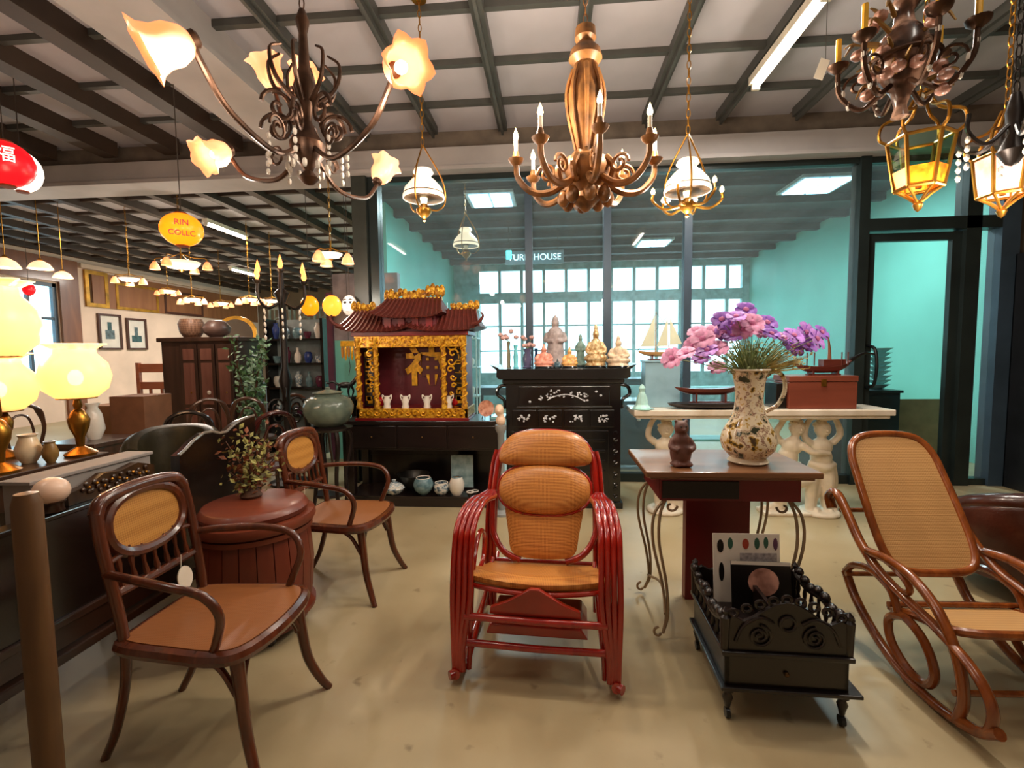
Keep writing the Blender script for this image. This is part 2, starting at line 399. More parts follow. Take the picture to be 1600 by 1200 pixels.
for a,b,c,d in ((-1.87,-0.26,0.09,3.30),(-0.18,0.58,0.09,3.30),(0.66,1.42,0.09,3.30),(1.50,3.14,0.09,3.30),(3.24,4.16,2.74,3.30),(4.30,4.49,0.07,2.62),(4.30,4.49,2.74,3.30)):
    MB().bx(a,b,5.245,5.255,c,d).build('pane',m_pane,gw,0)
dr=struct(MB().bx(3.24,3.33,5.22,5.28,0.02,2.60).bx(4.07,4.16,5.22,5.28,0.02,2.60).bx(3.33,4.07,5.22,5.28,2.52,2.60).bx(3.33,4.07,5.22,5.28,0.02,0.10).build('door_1',m_fr,smooth=0))
MB().bx(3.33,4.07,5.246,5.254,0.10,2.52).build('pane',pane_glass('door_glass',(0.95,0.99,0.98),0.6),dr,0)
MB().tube(cr([(3.29,5.21,1.02),(3.32,5.14,1.06),(3.33,5.12,1.24),(3.32,5.14,1.42),(3.29,5.21,1.46)],6),0.016,8).build('handle',plain('black_metal','15181a',0.3,0.5),dr)

# ---- room behind the glass
struct(MB().bx(5.2,5.35,5.42,13.1,0,3.86).build('wall_backroom_right',m_teal,smooth=0))
struct(MB().bx(-2.75,-2.6,7.55,13.1,0,3.86).build('wall_backroom_left',m_teal,smooth=0))
MB().bx(-2.97,-2.89,6.15,6.25,0,2.25).build('trim_2',plain('purple_trim','5b3147',0.5),smooth=0)['kind']='structure'
ws=struct(MB().bx(-2.89,-2.0,6.2,6.3,0,1.62).build('wall_stub',m_teal,smooth=0))
MB().bx(-2.89,-2.0,6.195,6.305,1.62,2.5).build('grey_board',plain('lilac_grey_board','8f8a92',0.7),ws,0)
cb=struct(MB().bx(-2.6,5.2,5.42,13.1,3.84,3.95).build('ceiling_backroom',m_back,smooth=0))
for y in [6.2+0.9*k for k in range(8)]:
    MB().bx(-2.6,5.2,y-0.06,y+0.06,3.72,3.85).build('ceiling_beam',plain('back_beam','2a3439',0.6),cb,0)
fw=struct(MB().bx(-2.6,5.2,12.95,13.1,0,0.85).bx(-2.6,5.2,12.95,13.1,3.62,3.86).bx(-2.6,-1.95,12.95,13.1,0.85,3.62).bx(5.02,5.2,12.95,13.1,0.85,3.62).build('wall_far',plain('far_wall_paint','9cc4cc',0.7),smooth=0))
m_wf=plain('pale_window_frame','a6c6ce',0.5)
w2=struct(MB().bx(-1.95,5.02,12.93,13.05,2.74,3.02).build('window_2',m_wf,smooth=0))
xs=[-1.95+0.6*k for k in range(12)]
for k,x in enumerate(xs): MB().bx(x-0.04,x+0.04,12.96,13.04,0.85,3.62).build('mullion',m_wf,w2,0)
for z in (1.45,2.12): MB().bx(-1.95,5.02,12.98,13.02,z-0.02,z+0.02).build('glazing_bar',m_wf,w2,0)
for k in range(len(xs)-1):
    for c,d in ((0.85,1.43),(1.47,2.10),(2.14,2.74),(3.02,3.62)):
        MB().bx(xs[k]+0.04,xs[k+1]-0.04,12.998,13.002,c,d).build('pane',m_gl,w2,0)
def troffer(loc,w,d,label,power):
    t=thing('ceiling_light',label,'ceiling light',loc,0,'square light panels behind the glass')
    MB().bx(-w/2-.04,w/2+.04,-d/2-.04,d/2+.04,0.0,0.04).build('housing',plain('white_housing','c8d4d8',0.5),t,0)
    g=glow('cold_panel_light','a8dcff',4.0)
    for i in range(2):
        for j in range(2): MB().box(((i-.5)*w/2,(j-.5)*d/2,-0.008),(w/2-.03,d/2-.03,0.014)).build('diffuser',g,t,0)
    l=bpy.data.lights.new('panel_light','AREA'); l.energy=power; l.color=(0.84,0.97,0.96); l.size=w; l.shape='SQUARE'
    o=bpy.data.objects.new('panel_light',l); COL.objects.link(o); o.parent=t; o.location=(0,0,-0.03)
troffer((-0.85,7.15,3.68),0.62,0.62,'glowing square light panel in the ceiling near the turquoise left wall',55)
troffer((3.7,7.05,3.68),0.66,0.66,'glowing square light panel in the ceiling above the glass door side',62)
troffer((2.2,10.4,3.68),0.62,0.62,'glowing square light panel in the ceiling close to the far windows',75)

# ---- fluorescent tubes on the shop ceiling
def tube_light(loc,label,L=1.05,power=60,lit=True):
    t=thing('fluorescent_fixture',label,'ceiling light',loc,0,'fluorescent fixtures on the shop ceiling')
    MB().bx(-.05,.05,-L/2,L/2,0.03,0.09).build('housing',plain('cream_housing','e2d8c4',0.5),t,0)
    for y in (-L/2+.02,L/2-.02): MB().bx(-.03,.03,y-.015,y+.015,-.02,.03).build('end_cap',MATS['cream_housing'],t,0)
    MB().cyl((0,-L/2+.03,0),(0,L/2-.03,0),0.016,10).build('tube',glow('warm_tube','fff0dc',38.0) if lit else glow('fill_tube','fff0dc',8.0),t)
    l=bpy.data.lights.new('tube_light','AREA'); l.energy=power; l.color=(1.0,0.92,0.82); l.shape='RECTANGLE'; l.size=0.06; l.size_y=L
    o=bpy.data.objects.new('tube_light',l); COL.objects.link(o); o.parent=t; o.location=(0,0,-0.03)
tube_light((1.71,3.72,3.595),'bright warm fluorescent tube fixture on the ceiling beside the stained lantern chandelier',power=55)
tube_light((1.71,1.0,3.595),'added unseen fluorescent fixture for fill light, further along the same row',power=8,lit=False)  # out of view, added to give the shop general warm fill
tube_light((-3.05,1.0,3.55),'added unseen fluorescent fixture for fill light above the lamp table',power=8,lit=False)  # second added fixture, also out of view, for fill light
tube_light((-5.6,8.0,3.58),'fluorescent tube fixture on the ceiling of the far hall',power=90)
tube_light((-8.0,12.0,3.58),'fluorescent tube fixture on the ceiling by the picture wall',power=150)

# ================================================================== SEATING
m_bent=wood('bentwood_red_brown','3a180c','6a3218',0.26,6.0,coat=0.5)
m_caneo=weave('cane_orange','a8702c','c48a40',220,0.45,0.15)
m_caneb=weave('cane_brown','7c4822','925a30',220,0.4,0.12)
def ellipse(cx,cz,rx,rz,n=24,p=2.0):
    out=[]
    for i in range(n):
        a=2*PI*i/n; c,s=math.cos(a),math.sin(a)
        out.append((cx+rx*math.copysign(abs(c)**(2/p),c),cz+rz*math.copysign(abs(s)**(2/p),s)))
    return out
def seat_outline(fw,bw,d):
    """plan of a bentwood seat: broad rounded front (y=-d/2), narrower back"""
    pts=[(-fw/2*0.75,-d/2-0.01),(0,-d/2-0.035),(fw/2*0.75,-d/2-0.01),(fw/2,-d/2+0.06),(fw/2*0.97,0),(bw/2,d/2-0.03),(bw/2*0.7,d/2),(-bw/2*0.7,d/2),(-bw/2,d/2-0.03),(-fw/2*0.97,0),(-fw/2,-d/2+0.06)]
    return [(p.x,p.y) for p in cr([(a,b,0) for a,b in pts],4,True)]
def bent_armchair(label,loc,rz):
    t=thing('bentwood_armchair',label,'chair',loc,rz,'bentwood cane armchairs')
    ol=seat_outline(0.46,0.40,0.46); S=0.46
    MB().tube([(x,y,S-0.02) for x,y in ol],0.026,8,True,flat=1.0).build('seat_frame',m_bent,t)
    MB().prism([(x*0.97,y*0.97) for x,y in ol],S-0.012,S+0.006,'xy').build('seat',m_caneb,t,30)
    for s in (-1,1):
        MB().tube(cr([(s*0.185,-0.20,S-0.02),(s*0.190,-0.215,0.30),(s*0.200,-0.235,0.16),(s*0.225,-0.275,0.05),(s*0.245,-0.300,0.0)],5),[0.024,0.015],10).build('leg',m_bent,t)
        # rear leg runs up into the back post
        MB().tube(cr([(s*0.175,0.335,0.0),(s*0.180,0.275,0.12),(s*0.182,0.225,0.30),(s*0.185,0.215,S),(s*0.190,0.235,0.62),(s*0.195,0.265,0.80),(s*0.188,0.285,0.92)],5),[0.015,0.020],10).build('leg',m_bent,t)
        MB().tube(cr([(s*0.195,0.255,0.70),(s*0.235,0.12,0.705),(s*0.265,-0.03,0.70),(s*0.262,-0.15,0.675),(s*0.245,-0.195,0.60),(s*0.225,-0.165,0.50),(s*0.222,-0.14,0.44)],6),0.015,10).build('armrest',m_bent,t)
        MB().tube(cr([(s*0.19,-0.218,0.27),(s*0.150,-0.205,0.36),(s*0.09,-0.195,S-0.045)],5),0.011,8).build('bracket',m_bent,t)
        MB().tube(cr([(s*0.188,-0.20,0.28),(s*0.19,-0.15,0.37),(s*0.19,-0.09,S-0.045)],5),0.011,8).build('bracket',m_bent,t)
    def bk(x,z): # point on the leaning back plane
        return (x,0.225+(z-0.5)*0.15,z)
    MB().tube(cr([bk(-0.190,0.90),bk(-0.15,0.945),bk(0,0.960),bk(0.15,0.945),bk(0.190,0.90)],6),0.024,10).build('top_rail',m_bent,t)
    ring=[bk(x,z) for x,z in ellipse(0,0.832,0.164,0.112,28,2.3)]
    MB().tube(ring,0.020,8,True).build('back_ring',m_bent,t)
    v=[bk(x,z) for x,z in ellipse(0,0.832,0.156,0.105,28,2.3)]
    n=len(v); MB().add([(x,y-0.004,z) for x,y,z in v]+[(x,y+0.004,z) for x,y,z in v],[tuple(range(n)),tuple(range(2*n-1,n-1,-1))]+[(i,i+n,(i+1)%n+n,(i+1)%n) for i in range(n)]).build('back_cane',m_caneo,t,30)
    MB().tube([bk(-0.188,0.62),bk(0,0.615),bk(0.188,0.62)],0.016,8).build('lower_rail',m_bent,t)
    sp=MB().tube([bk(0,0.62),bk(0,0.645),bk(0,0.68),bk(0,0.71),bk(0,0.75)],[0.006,0.011,0.006,0.010,0.006],8)
    for i in range(7):
        x=-0.145+0.29*i/6; z1=0.735+0.04*(abs(i-3)/3)
        MB().tube([bk(x,0.62),bk(x,0.645),bk(x,0.68),bk(x,0.71),bk(x,z1)],[0.006,0.011,0.006,0.010,0.006],8).build('spindle',m_bent,t)
    MB().tube([bk(-0.188,0.73),bk(-0.10,0.745),bk(0,0.725),bk(0.10,0.745),bk(0.188,0.73)],0.011,8).build('back_rail',m_bent,t)
    return t
bent_armchair('red-brown bentwood armchair with cane oval back standing before the black settee panel',(-1.27,1.655,0),PI/2-0.02)
bent_armchair('red-brown bentwood armchair with cane oval back standing beyond the wooden drum',(-1.29,2.80,0),PI/2-0.06)
m_tag=plain('ivory_card','f4ead6',0.6,var=0.03)
def oval_tag(label,loc,rz,ry,sz=0.040):
    t=thing('price_tag',label,'tag',loc,rz,'oval tags on the armchairs')
    MB().prism([(x,z) for x,z in ellipse(0,-sz*1.3,sz*0.9,sz*1.25,18)],-0.002,0.002,'xz').xf(Matrix.Rotation(ry,4,'Y')).build('card',m_tag,t)
    MB().tube([(0,0,0),(0.004,0,0.05)],0.0015,5).build('string',m_tag,t)
oval_tag('blank ivory oval tag hanging from the armchair before the settee',(-1.445,1.69,0.62),PI/2,-0.35)
oval_tag('blank ivory oval tag lying against the armchair beyond the drum',(-1.50,2.73,0.58),PI/2,1.3,0.034)

# ---- red rattan rocking chair
m_rat=wood('red_lacquer_rattan','7d0d06','b5200e',0.18,5.0,coat=0.8)
m_ratd=plain('red_panel','9a2412',0.3,var=0.1,coat=0.5)
m_wick=weave('amber_wicker','a8622a','d4924a',260,0.32,0.08)
t=thing('rattan_rocking_chair','red lacquered rattan rocking chair with padded amber wicker seat and back','chair',(-0.05,2.35,0),math.radians(-3.5))
for s in (-1,1):
    for k in range(4):
        o=(k-1.5)
        xb=s*(0.335+0.012*o); xt=s*(0.325+0.026*o)
        pts=[(xb,-0.405,0.05),(xb+s*0.002*o,-0.40,0.16),(xt,-0.375,0.36),(xt,-0.335,0.54),(xt,-0.275,0.645),(xt-s*0.01,-0.18,0.70),(xt-s*0.02,-0.05,0.705),(xt-s*0.03,0.10,0.675),(s*(0.30+0.012*o),0.24,0.66)]
        MB().tube(cr(pts,6),0.0135,10).build('side_pole',m_rat,t)
    MB().tube(cr([(s*0.345,-0.43,0.045),(s*0.345,-0.30,0.022),(s*0.345,-0.05,0.022),(s*0.34,0.20,0.04),(s*0.335,0.42,0.10),(s*0.33,0.55,0.17)],6),0.022,10).build('rocker_runner',m_rat,t)
    MB().tube(cr([(s*0.30,-0.36,0.03),(s*0.295,-0.34,0.20),(s*0.295,-0.30,0.36),(s*0.295,-0.22,0.50),(s*0.295,-0.10,0.56),(s*0.295,0.00,0.50),(s*0.295,-0.03,0.40),(s*0.295,-0.12,0.38)],6),0.012,8).build('scroll',m_rat,t)
    MB().tube(cr([(s*0.35,-0.415,0.04),(s*0.37,-0.43,0.04)],3),0.020,10).build('toe_knob',m_rat,t)
    for k in range(3):
        x=s*(0.275+0.022*k)
        MB().tube(cr([(x,0.16,0.04),(x,0.17,0.30),(x,0.23,0.56),(x-s*0.01,0.33,0.78),(x-s*0.03,0.37,0.87)],5),0.012,8).build('back_post',m_rat,t)
    MB().tube(cr([(s*0.30,-0.36,0.07),(s*0.28,-0.10,0.20),(s*0.27,0.10,0.34)],5),0.011,8).build('seat_strut',m_rat,t)
def rb(x,z,o=0): # reclined back plane
    y=0.10+(z-0.34)*0.47; return (x,y-o*0.9,z+o*0.42)
ol=[rb(x,z) for x,z in [(-0.12,0.335),(-0.21,0.37),(-0.275,0.46),(-0.288,0.60),(-0.278,0.76),(-0.255,0.87),(-0.19,0.945),(-0.10,0.972),(0,0.978),(0.10,0.972),(0.19,0.945),(0.255,0.87),(0.278,0.76),(0.288,0.60),(0.275,0.46),(0.21,0.37),(0.12,0.335)]]
MB().tube(cr(ol,4),0.017,10).build('back_frame',m_rat,t)
def pad(name,outline,th,mat,parent,pinch=0.75):
    """cushion on the back plane: rounded edges front and back"""
    n=len(outline); cx=sum(p[0] for p in outline)/n; cz=sum(p[1] for p in outline)/n
    lv=[(-0.35,pinch),(0.0,0.93),(0.45,1.0),(0.8,0.90),(1.0,0.62),(1.05,0.25)]
    vs=[];fs=[]
    for o,s in lv:
        for x,z in outline: vs.append(rb(cx+(x-cx)*s,cz+(z-cz)*s,th*o))
    for j in range(len(lv)-1):
        for i in range(n): k=(i+1)%n; fs.append((j*n+i,j*n+k,(j+1)*n+k,(j+1)*n+i))
    fs.append(tuple(range(n-1,-1,-1))); fs.append(tuple((len(lv)-1)*n+i for i in range(n)))
    return MB().add(vs,fs).build(name,mat,parent,60)
low=[(x,z) for x,z in [(-0.215,0.63),(-0.19,0.46),(-0.165,0.37),(-0.08,0.345),(0.08,0.345),(0.165,0.37),(0.19,0.46),(0.215,0.63),(0.12,0.66),(-0.12,0.66)]]
pad('lower_back_pad',[(p.x,p.y) for p in cr([(a,b,0) for a,b in low],4,True)],0.03,m_wick,t)
pad('lumbar_pad',ellipse(0,0.672,0.255,0.125,32,2.4),0.07,m_wick,t)
pad('head_pad',[(p.x,p.y) for p in cr([(a,b,0) for a,b in [(-0.245,0.80),(-0.255,0.87),(-0.20,0.945),(-0.09,0.975),(0.09,0.975),(0.20,0.945),(0.255,0.87),(0.245,0.80),(0.1,0.785),(-0.1,0.785)]],4,True)],0.075,m_wick,t)
for cx,cz,rx,rz_ in ((0,0.672,0.258,0.128),):
    MB().tube([rb(x,z,0.028) for x,z in ellipse(cx,cz,rx,rz_,32,2.4)],0.008,8,True).build('pad_piping',m_rat,t)
# seat: front bulges forward and droops
vs=[];fs=[];nx,ny=16,10
for layer in (0,1):
    for j in range(ny+1):
        for i in range(nx+1):
            u=i/nx*2-1; v=j/ny
            x=u*(0.325-0.05*v); y=-0.30+0.42*v-0.045*(1-u*u)*(1-v)
            z=0.462-0.15*v-0.012*math.sin(v*PI)+0.014*u*u*(1-v)-(0.035 if v==0 else (0.010 if j==1 else 0))*(1-layer) 
            if layer: z-=0.075 if 0<j else 0.055
            vs.append((x,y,z))
N=(nx+1)*(ny+1)
for j in range(ny):
    for i in range(nx):
        a=j*(nx+1)+i; fs.append((a,a+1,a+nx+2,a+nx+1)); fs.append((N+a,N+a+nx+1,N+a+nx+2,N+a+1))
for i in range(nx): fs.append((i,N+i,N+i+1,i+1)); a=ny*(nx+1)+i; fs.append((a,a+1,N+a+1,N+a))
for j in range(ny): a=j*(nx+1); b=a+nx+1; fs.append((a,b,N+b,N+a)); a+=nx; b+=nx; fs.append((a,N+a,N+b,b))
MB().add(vs,fs).build('seat_pad',m_wick,t,60)
MB().tube([(u*0.32,-0.305-0.042*(1-u*u),0.385+0.012*u*u) for u in [i/10*2-1 for i in range(11)]],0.012,8).build('seat_rim',m_rat,t)
for z in (0.285,0.165):
    MB().tube([(-0.31,-0.385,z+0.004),(0.0,-0.39,z),(0.31,-0.385,z)],0.016,10).build('cross_bar',m_rat,t)
og=[(-0.20,0.30),(-0.195,0.33),(-0.12,0.36),(-0.06,0.395),(-0.02,0.42),(0.02,0.42),(0.06,0.395),(0.12,0.36),(0.195,0.33),(0.20,0.30)]
MB().prism(og,-0.375,-0.350,'xz').build('apron_panel',m_ratd,t,30,0.004)
MB().prism([(-0.22,0.20),(-0.20,0.245),(0.20,0.245),(0.23,0.20)],-0.36,-0.10,'xz').build('footrest',m_ratd,t,30,0.006)
MB().cyl((-0.26,0.16,0.30),(0.26,0.16,0.30),0.014).build('rear_bar',m_rat,t)

# ---- bentwood rocking chair at the right
m_honey=wood('honey_bentwood','5a2408','9c5420',0.25,6.0,coat=0.5)
m_canel=weave('cane_light','ac7c48','c89c64',240,0.45,0.12)
t=thing('bentwood_rocking_chair','honey brown bentwood rocking chair with tall cane back and scrolled side loops','chair',(1.79,2.20,0),math.radians(2))
W2=0.27
for s in (-1,1):
    x=s*W2
    MB().tube(cr([(x,0.30,0.30),(x,0.22,0.20),(x,0.08,0.10),(x,-0.08,0.035),(x,-0.26,0.017),(x,-0.42,0.045),(x,-0.52,0.11)],6),0.021,10).build('rocker_runner',m_honey,t)
    MB().tube(cr([(x,0.43,0.585),(x,0.455,0.64),(x,0.42,0.68),(x,0.37,0.665),(x,0.29,0.585),(x,0.20,0.49),(x,0.08,0.415),(x,-0.08,0.365),(x,-0.26,0.325),(x,-0.42,0.26),(x,-0.49,0.17),(x,-0.47,0.075),(x,-0.38,0.045)],6),[0.026,0.019],10,flat=0.8).build('side_curve',m_honey,t)
    MB().tube(cr([(x,0.15,0.47),(x,0.02,0.485),(x,-0.12,0.47),(x,-0.25,0.40),(x,-0.345,0.27),(x,-0.38,0.13),(x,-0.36,0.035)],6),0.020,10).build('arm_curve',m_honey,t)
    MB().tube([(x,0.02+0.13*math.cos(a)+0.0*math.sin(a),0.43+0.045*math.sin(a)+0.02*math.cos(a)) for a in [2*PI*i/24 for i in range(24)]],0.014,8,True).build('upper_loop',m_honey,t)
    MB().tube(cr([(x,-0.06,0.27),(x,0.0,0.22),(x,-0.02,0.13),(x,-0.12,0.065),(x,-0.22,0.07),(x,-0.25,0.14),(x,-0.20,0.23),(x,-0.12,0.275)],5,True),0.018,8,True).build('lower_loop',m_honey,t)
    MB().tube(cr([(x,0.30,0.30),(x,0.24,0.36),(x,0.12,0.39),(x,0.0,0.36),(x,-0.05,0.28)],5),0.017,8).build('rear_brace',m_honey,t)
def hb(x,z): return (x,0.10+(z-0.42)*0.62,z)
bo=[(-0.145,0.405),(-0.20,0.46),(-0.215,0.58),(-0.212,0.78),(-0.20,0.90),(-0.14,0.968),(0,0.985),(0.14,0.968),(0.20,0.90),(0.212,0.78),(0.215,0.58),(0.20,0.46),(0.145,0.405),(0,0.395)]
bo=[(p.x,p.y) for p in cr([(a,b,0) for a,b in bo],4,True)]
MB().tube([hb(x,z) for x,z in bo],0.019,10,True).build('back_frame',m_honey,t)
n=len(bo); v=[hb(x*0.96,0.69+(z-0.69)*0.98) for x,z in bo]
MB().add([(x,y-0.004,z) for x,y,z in v]+[(x,y+0.004,z) for x,y,z in v],[tuple(range(n)),tuple(range(2*n-1,n-1,-1))]+[(i,i+n,(i+1)%n+n,(i+1)%n) for i in range(n)]).build('back_cane',m_canel,t,30)
so=[(p.x,p.y) for p in cr([(-0.22,-0.30,0),(0,-0.33,0),(0.22,-0.30,0),(0.235,-0.1,0),(0.22,0.06,0),(0,0.08,0),(-0.22,0.06,0),(-0.235,-0.1,0)],4,True)]
MB().tube([(x,y,0.265-0.26*y) for x,y in so],0.018,8,True).build('seat_frame',m_honey,t)
MB().add([(x*.96,y*.96,0.267-0.25*y) for x,y in so]+[(x*.96,y*.96,0.279-0.25*y) for x,y in so],[tuple(range(len(so))),tuple(range(2*len(so)-1,len(so)-1,-1))]+[(i,i+len(so),(i+1)%len(so)+len(so),(i+1)%len(so)) for i in range(len(so))]).build('seat',m_canel,t,30)
for y,z in ((0.27,0.30),(-0.02,0.30),(-0.36,0.14)): MB().cyl((-W2-0.02,y,z),(W2+0.02,y,z),0.012).build('stretcher',m_honey,t)
MB().cyl((-W2,0.36,0.60),(W2,0.36,0.60),0.012).build('stretcher',m_honey,t)

# ---- dark leather tub chair at the right edge
m_lea=plain('dark_brown_leather','3a170c',0.28,var=0.2,scale=5,bump=0.15,coat=0.3)
t=thing('leather_tub_chair','glossy dark brown leather tub chair with a rolled top edge','chair',(2.82,2.98,0),math.radians(-160))
def arc_shell(r,th,z0,z1,a0,a1,n,m):
    vs=[];fs=[]
    prof=[(r,z0),(r+0.02,(z0+z1)/2),(r+0.02,z1-0.04),(r,z1),(r-th/2,z1+0.02),(r-th,z1),(r-th-0.01,z1-0.05),(r-th,z0)]
    for i in range(n+1):
        a=a0+(a1-a0)*i/n
        dz=-0.12*(abs(i/n-0.5)*2)**3
        for rr,z in prof: vs.append((rr*math.cos(a),rr*math.sin(a),z+(dz if z>z0+0.1 else 0)))
    L=len(prof)
    for i in range(n):
        for j in range(L): k=(j+1)%L; fs.append((i*L+j,i*L+k,(i+1)*L+k,(i+1)*L+j))
    fs.append(tuple(range(L-1,-1,-1))); fs.append(tuple(n*L+j for j in range(L)))
    return MB().add(vs,fs)
arc_shell(0.40,0.09,0.14,0.62,math.radians(-20),math.radians(200),22,0).build('back_shell',m_lea,t,50)
MB().tube([(0.355*math.cos(a),0.355*math.sin(a),0.615-0.12*(abs((a-PI/2))/(PI*0.61))**3) for a in [math.radians(-20+220*i/22) for i in range(23)]],0.058,10).build('top_roll',m_lea,t)
MB().lathe([(0.0,0.30),(0.26,0.30),(0.31,0.34),(0.31,0.39),(0.27,0.42),(0,0.43)],24,(0,-0.02,0)).build('seat_cushion',m_lea,t,50)
for a in (0.6,2.5,3.9,5.5): MB().cyl((0.30*math.cos(a),0.30*math.sin(a),0.16),(0.31*math.cos(a),0.31*math.sin(a),0),0.022,10,0.015).build('leg',m_bent,t)
MB().lathe([(0.0,0.12),(0.36,0.12),(0.38,0.2),(0.36,0.30),(0,0.30)],24).build('seat_base',m_lea,t,50)

# ================================================================== LEFT FOREGROUND
m_drum=wood('red_brown_drum_wood','521a0c','75301a',0.45,3.0,coat=0.1)
m_drum2=wood('red_brown_lid_wood','5e2210','7e3a20',0.45,3.0,axis=0,coat=0.1)
DC=(-1.535,2.30)
t=thing('wooden_drum','lidded red-brown wooden drum built of upright staves','drum',(DC[0],DC[1],0))
R0=0.262
st=MB(); n=22; hw=PI/n*0.94
vs=[]
prof=[(R0-0.03,0.05),(R0,0.2),(R0+0.012,0.36),(R0,0.50),(R0-0.008,0.58)]
for r,z in prof:
    for a in (-hw,0,hw): vs.append((r*math.cos(a),r*math.sin(a),z))
    for a in (hw,-hw): vs.append(((r-0.02)*math.cos(a),(r-0.02)*math.sin(a),z))
fs=[]
for j in range(len(prof)-1):
    for i in range(5): k=(i+1)%5; fs.append((j*5+i,j*5+k,(j+1)*5+k,(j+1)*5+i))
fs+= [(4,3,2,1,0),tuple((len(prof)-1)*5+i for i in range(5))]
sm=MB().add(vs,fs).mesh('stave',m_drum,30)
for i in range(n): inst(sm,'stave',t,(0,0,0),(0,0,2*PI*i/n))
MB().lathe([(0,0.06),(R0-0.045,0.06),(R0-0.03,0.55),(0,0.56)],24).build('inner_wall',m_drum,t)
for z in (0.12,0.555): MB().lathe([(R0-0.02,z-0.012),(R0+0.012,z-0.012),(R0+0.014,z+0.012),(R0-0.02,z+0.012)],32).build('hoop',m_drum2,t)
MB().lathe([(0,0.58),(R0+0.022,0.58),(R0+0.03,0.60),(R0+0.022,0.625),(0,0.63)],32).build('rim',m_drum2,t)
MB().lathe([(0,0.63),(R0-0.015,0.63),(R0-0.005,0.655),(R0-0.02,0.68),(R0-0.03,0.685),(0,0.685)],32).build('lid',m_drum2,t)
m_blk=plain('black_wood','0f0b0a',0.25,var=0.3,coat=0.4)
for k in range(4):
    a=PI/4+k*PI/2; MB().lathe([(0.02,0),(0.03,0.015),(0.022,0.04),(0.03,0.06)],12,(0.19*math.cos(a),0.19*math.sin(a),0)).build('foot',m_blk,t)

# dried arrangement on the drum
m_lf1=plain('olive_dry_leaf','8d8a4e',0.7,var=0.35,scale=30); m_lf2=plain('russet_dry_leaf','6d3a1c',0.7,var=0.35,scale=30); m_stem=plain('dry_stem','4a2d1a',0.8)
t=thing('dried_arrangement','dried arrangement of olive and russet leaves standing on the wooden drum','dried flowers',(-1.60,2.37,0.688))
random.seed(3)
tips=[]
for k in range(9):
    a=random.uniform(0,2*PI); r=random.uniform(0.02,0.15); h=random.uniform(0.14,0.38)
    p=cr([(0,0,0.02),(r*0.3*math.cos(a),r*0.3*math.sin(a),h*0.5),(r*math.cos(a),r*math.sin(a),h)],4); tips+=p[3:]
    MB().tube(p,0.003,5).build('stem',m_stem,t)
def leaf(mb,c,s,rnd):
    d=Vector((rnd.uniform(-1,1),rnd.uniform(-1,1),rnd.uniform(-0.3,1))).normalized(); u=d.orthogonal().normalized(); w=d.cross(u)
    c=Vector(c); b=c+d*s; mb.add([c,c+d*s*0.5+u*s*0.28+w*s*.08,b,c+d*s*0.5-u*s*0.28+w*s*.08],[(0,1,2,3)])
rn=random.Random(5)
for nm,mt,cn in (('olive_leaves',m_lf1,230),('russet_leaves',m_lf2,200)):
    mb=MB()
    for i in range(cn):
        c=rn.choice(tips); c=(c[0]+rn.uniform(-.045,.045),c[1]+rn.uniform(-.045,.045),c[2]+rn.uniform(-.07,.03))
        leaf(mb,c,rn.uniform(0.025,0.045),rn)
    mb.build(nm,mt,t,0)['kind']='stuff'
MB().lathe([(0.05,0),(0.055,0.01),(0.035,0.04),(0.02,0.05)],14).build('holder',m_stem,t)

# ---- black settee seen from behind
m_ros=wood('black_rosewood','0d0807','1e120d',0.22,3.0,axis=1,coat=0.5)
m_ros2=wood('dark_rosewood_rail','22120b','3b2114',0.3,3.0,axis=1,coat=0.4)
t=thing('rosewood_settee','long black rosewood settee with a wavy stepped crest seen from behind','settee',(-1.93,2.2,0))
y0,y1=-0.98,0.70
crest=[(-0.98,0.835),(0.06,0.835),(0.065,0.93),(0.11,0.95),(0.17,0.985),(0.25,1.015),(0.31,1.012),(0.37,0.992),(0.43,0.99),(0.50,1.02),(0.57,1.04),(0.64,1.047),(0.70,1.05)]
MB().prism([(-0.98,0.50)]+crest+[(0.70,0.50)],-0.025,0.025,'yz').build('back_panel',m_ros,t,20)
m_edge=plain('crest_edge','8a8076',0.2,0.3,coat=0.5)
MB().tube([(0.02,y,z+0.004) for y,z in crest[2:]],0.008,8).build('crest_rail',m_edge,t)
MB().bx(-0.035,0.035,y0,0.06,0.825,0.845).build('top_rail',m_ros,t,0,0.004)
MB().bx(-0.03,0.035,y0,y1,0.395,0.43).build('rail',m_ros2,t,0,0.006)
MB().bx(-0.02,0.02,y0,y1,0.31,0.40).build('apron_board',m_ros2,t,0)
MB().bx(-0.03,0.04,y0,y1,0.255,0.295).build('rail',m_ros2,t,0,0.006)
MB().bx(-0.02,0.02,y0,y1,0.43,0.51).build('lower_board',m_ros,t,0)
MB().bx(-0.56,-0.02,y0,y1,0.38,0.43).build('seat',m_ros,t,0,0.006)
for y in (y0+0.04,y1-0.04):
    MB().bx(-0.05,0.05,y-0.04,y+0.04,0,0.83).build('leg',m_ros,t,0,0.008)
    MB().bx(-0.57,-0.49,y-0.04,y+0.04,0,0.62).build('leg',m_ros,t,0,0.008)
    MB().bx(-0.53,0,y-0.025,y+0.025,0.58,0.64).build('armrest',m_ros,t,0,0.008)
t=thing('ball_ornament','pale pink ceramic ball on a dark holder at the settee corner','ornament',(-1.93,1.655,0.846),0)
MB().ell((0,0,0.085),(0.058,0.058,0.052),18,12).build('ball',plain('pale_pink_ceramic','f0cdb4',0.3,var=0.03),t)
MB().lathe([(0.03,0),(0.036,0.005),(0.034,0.03),(0.042,0.042),(0.03,0.048)],16).build('holder',m_ros2,t)
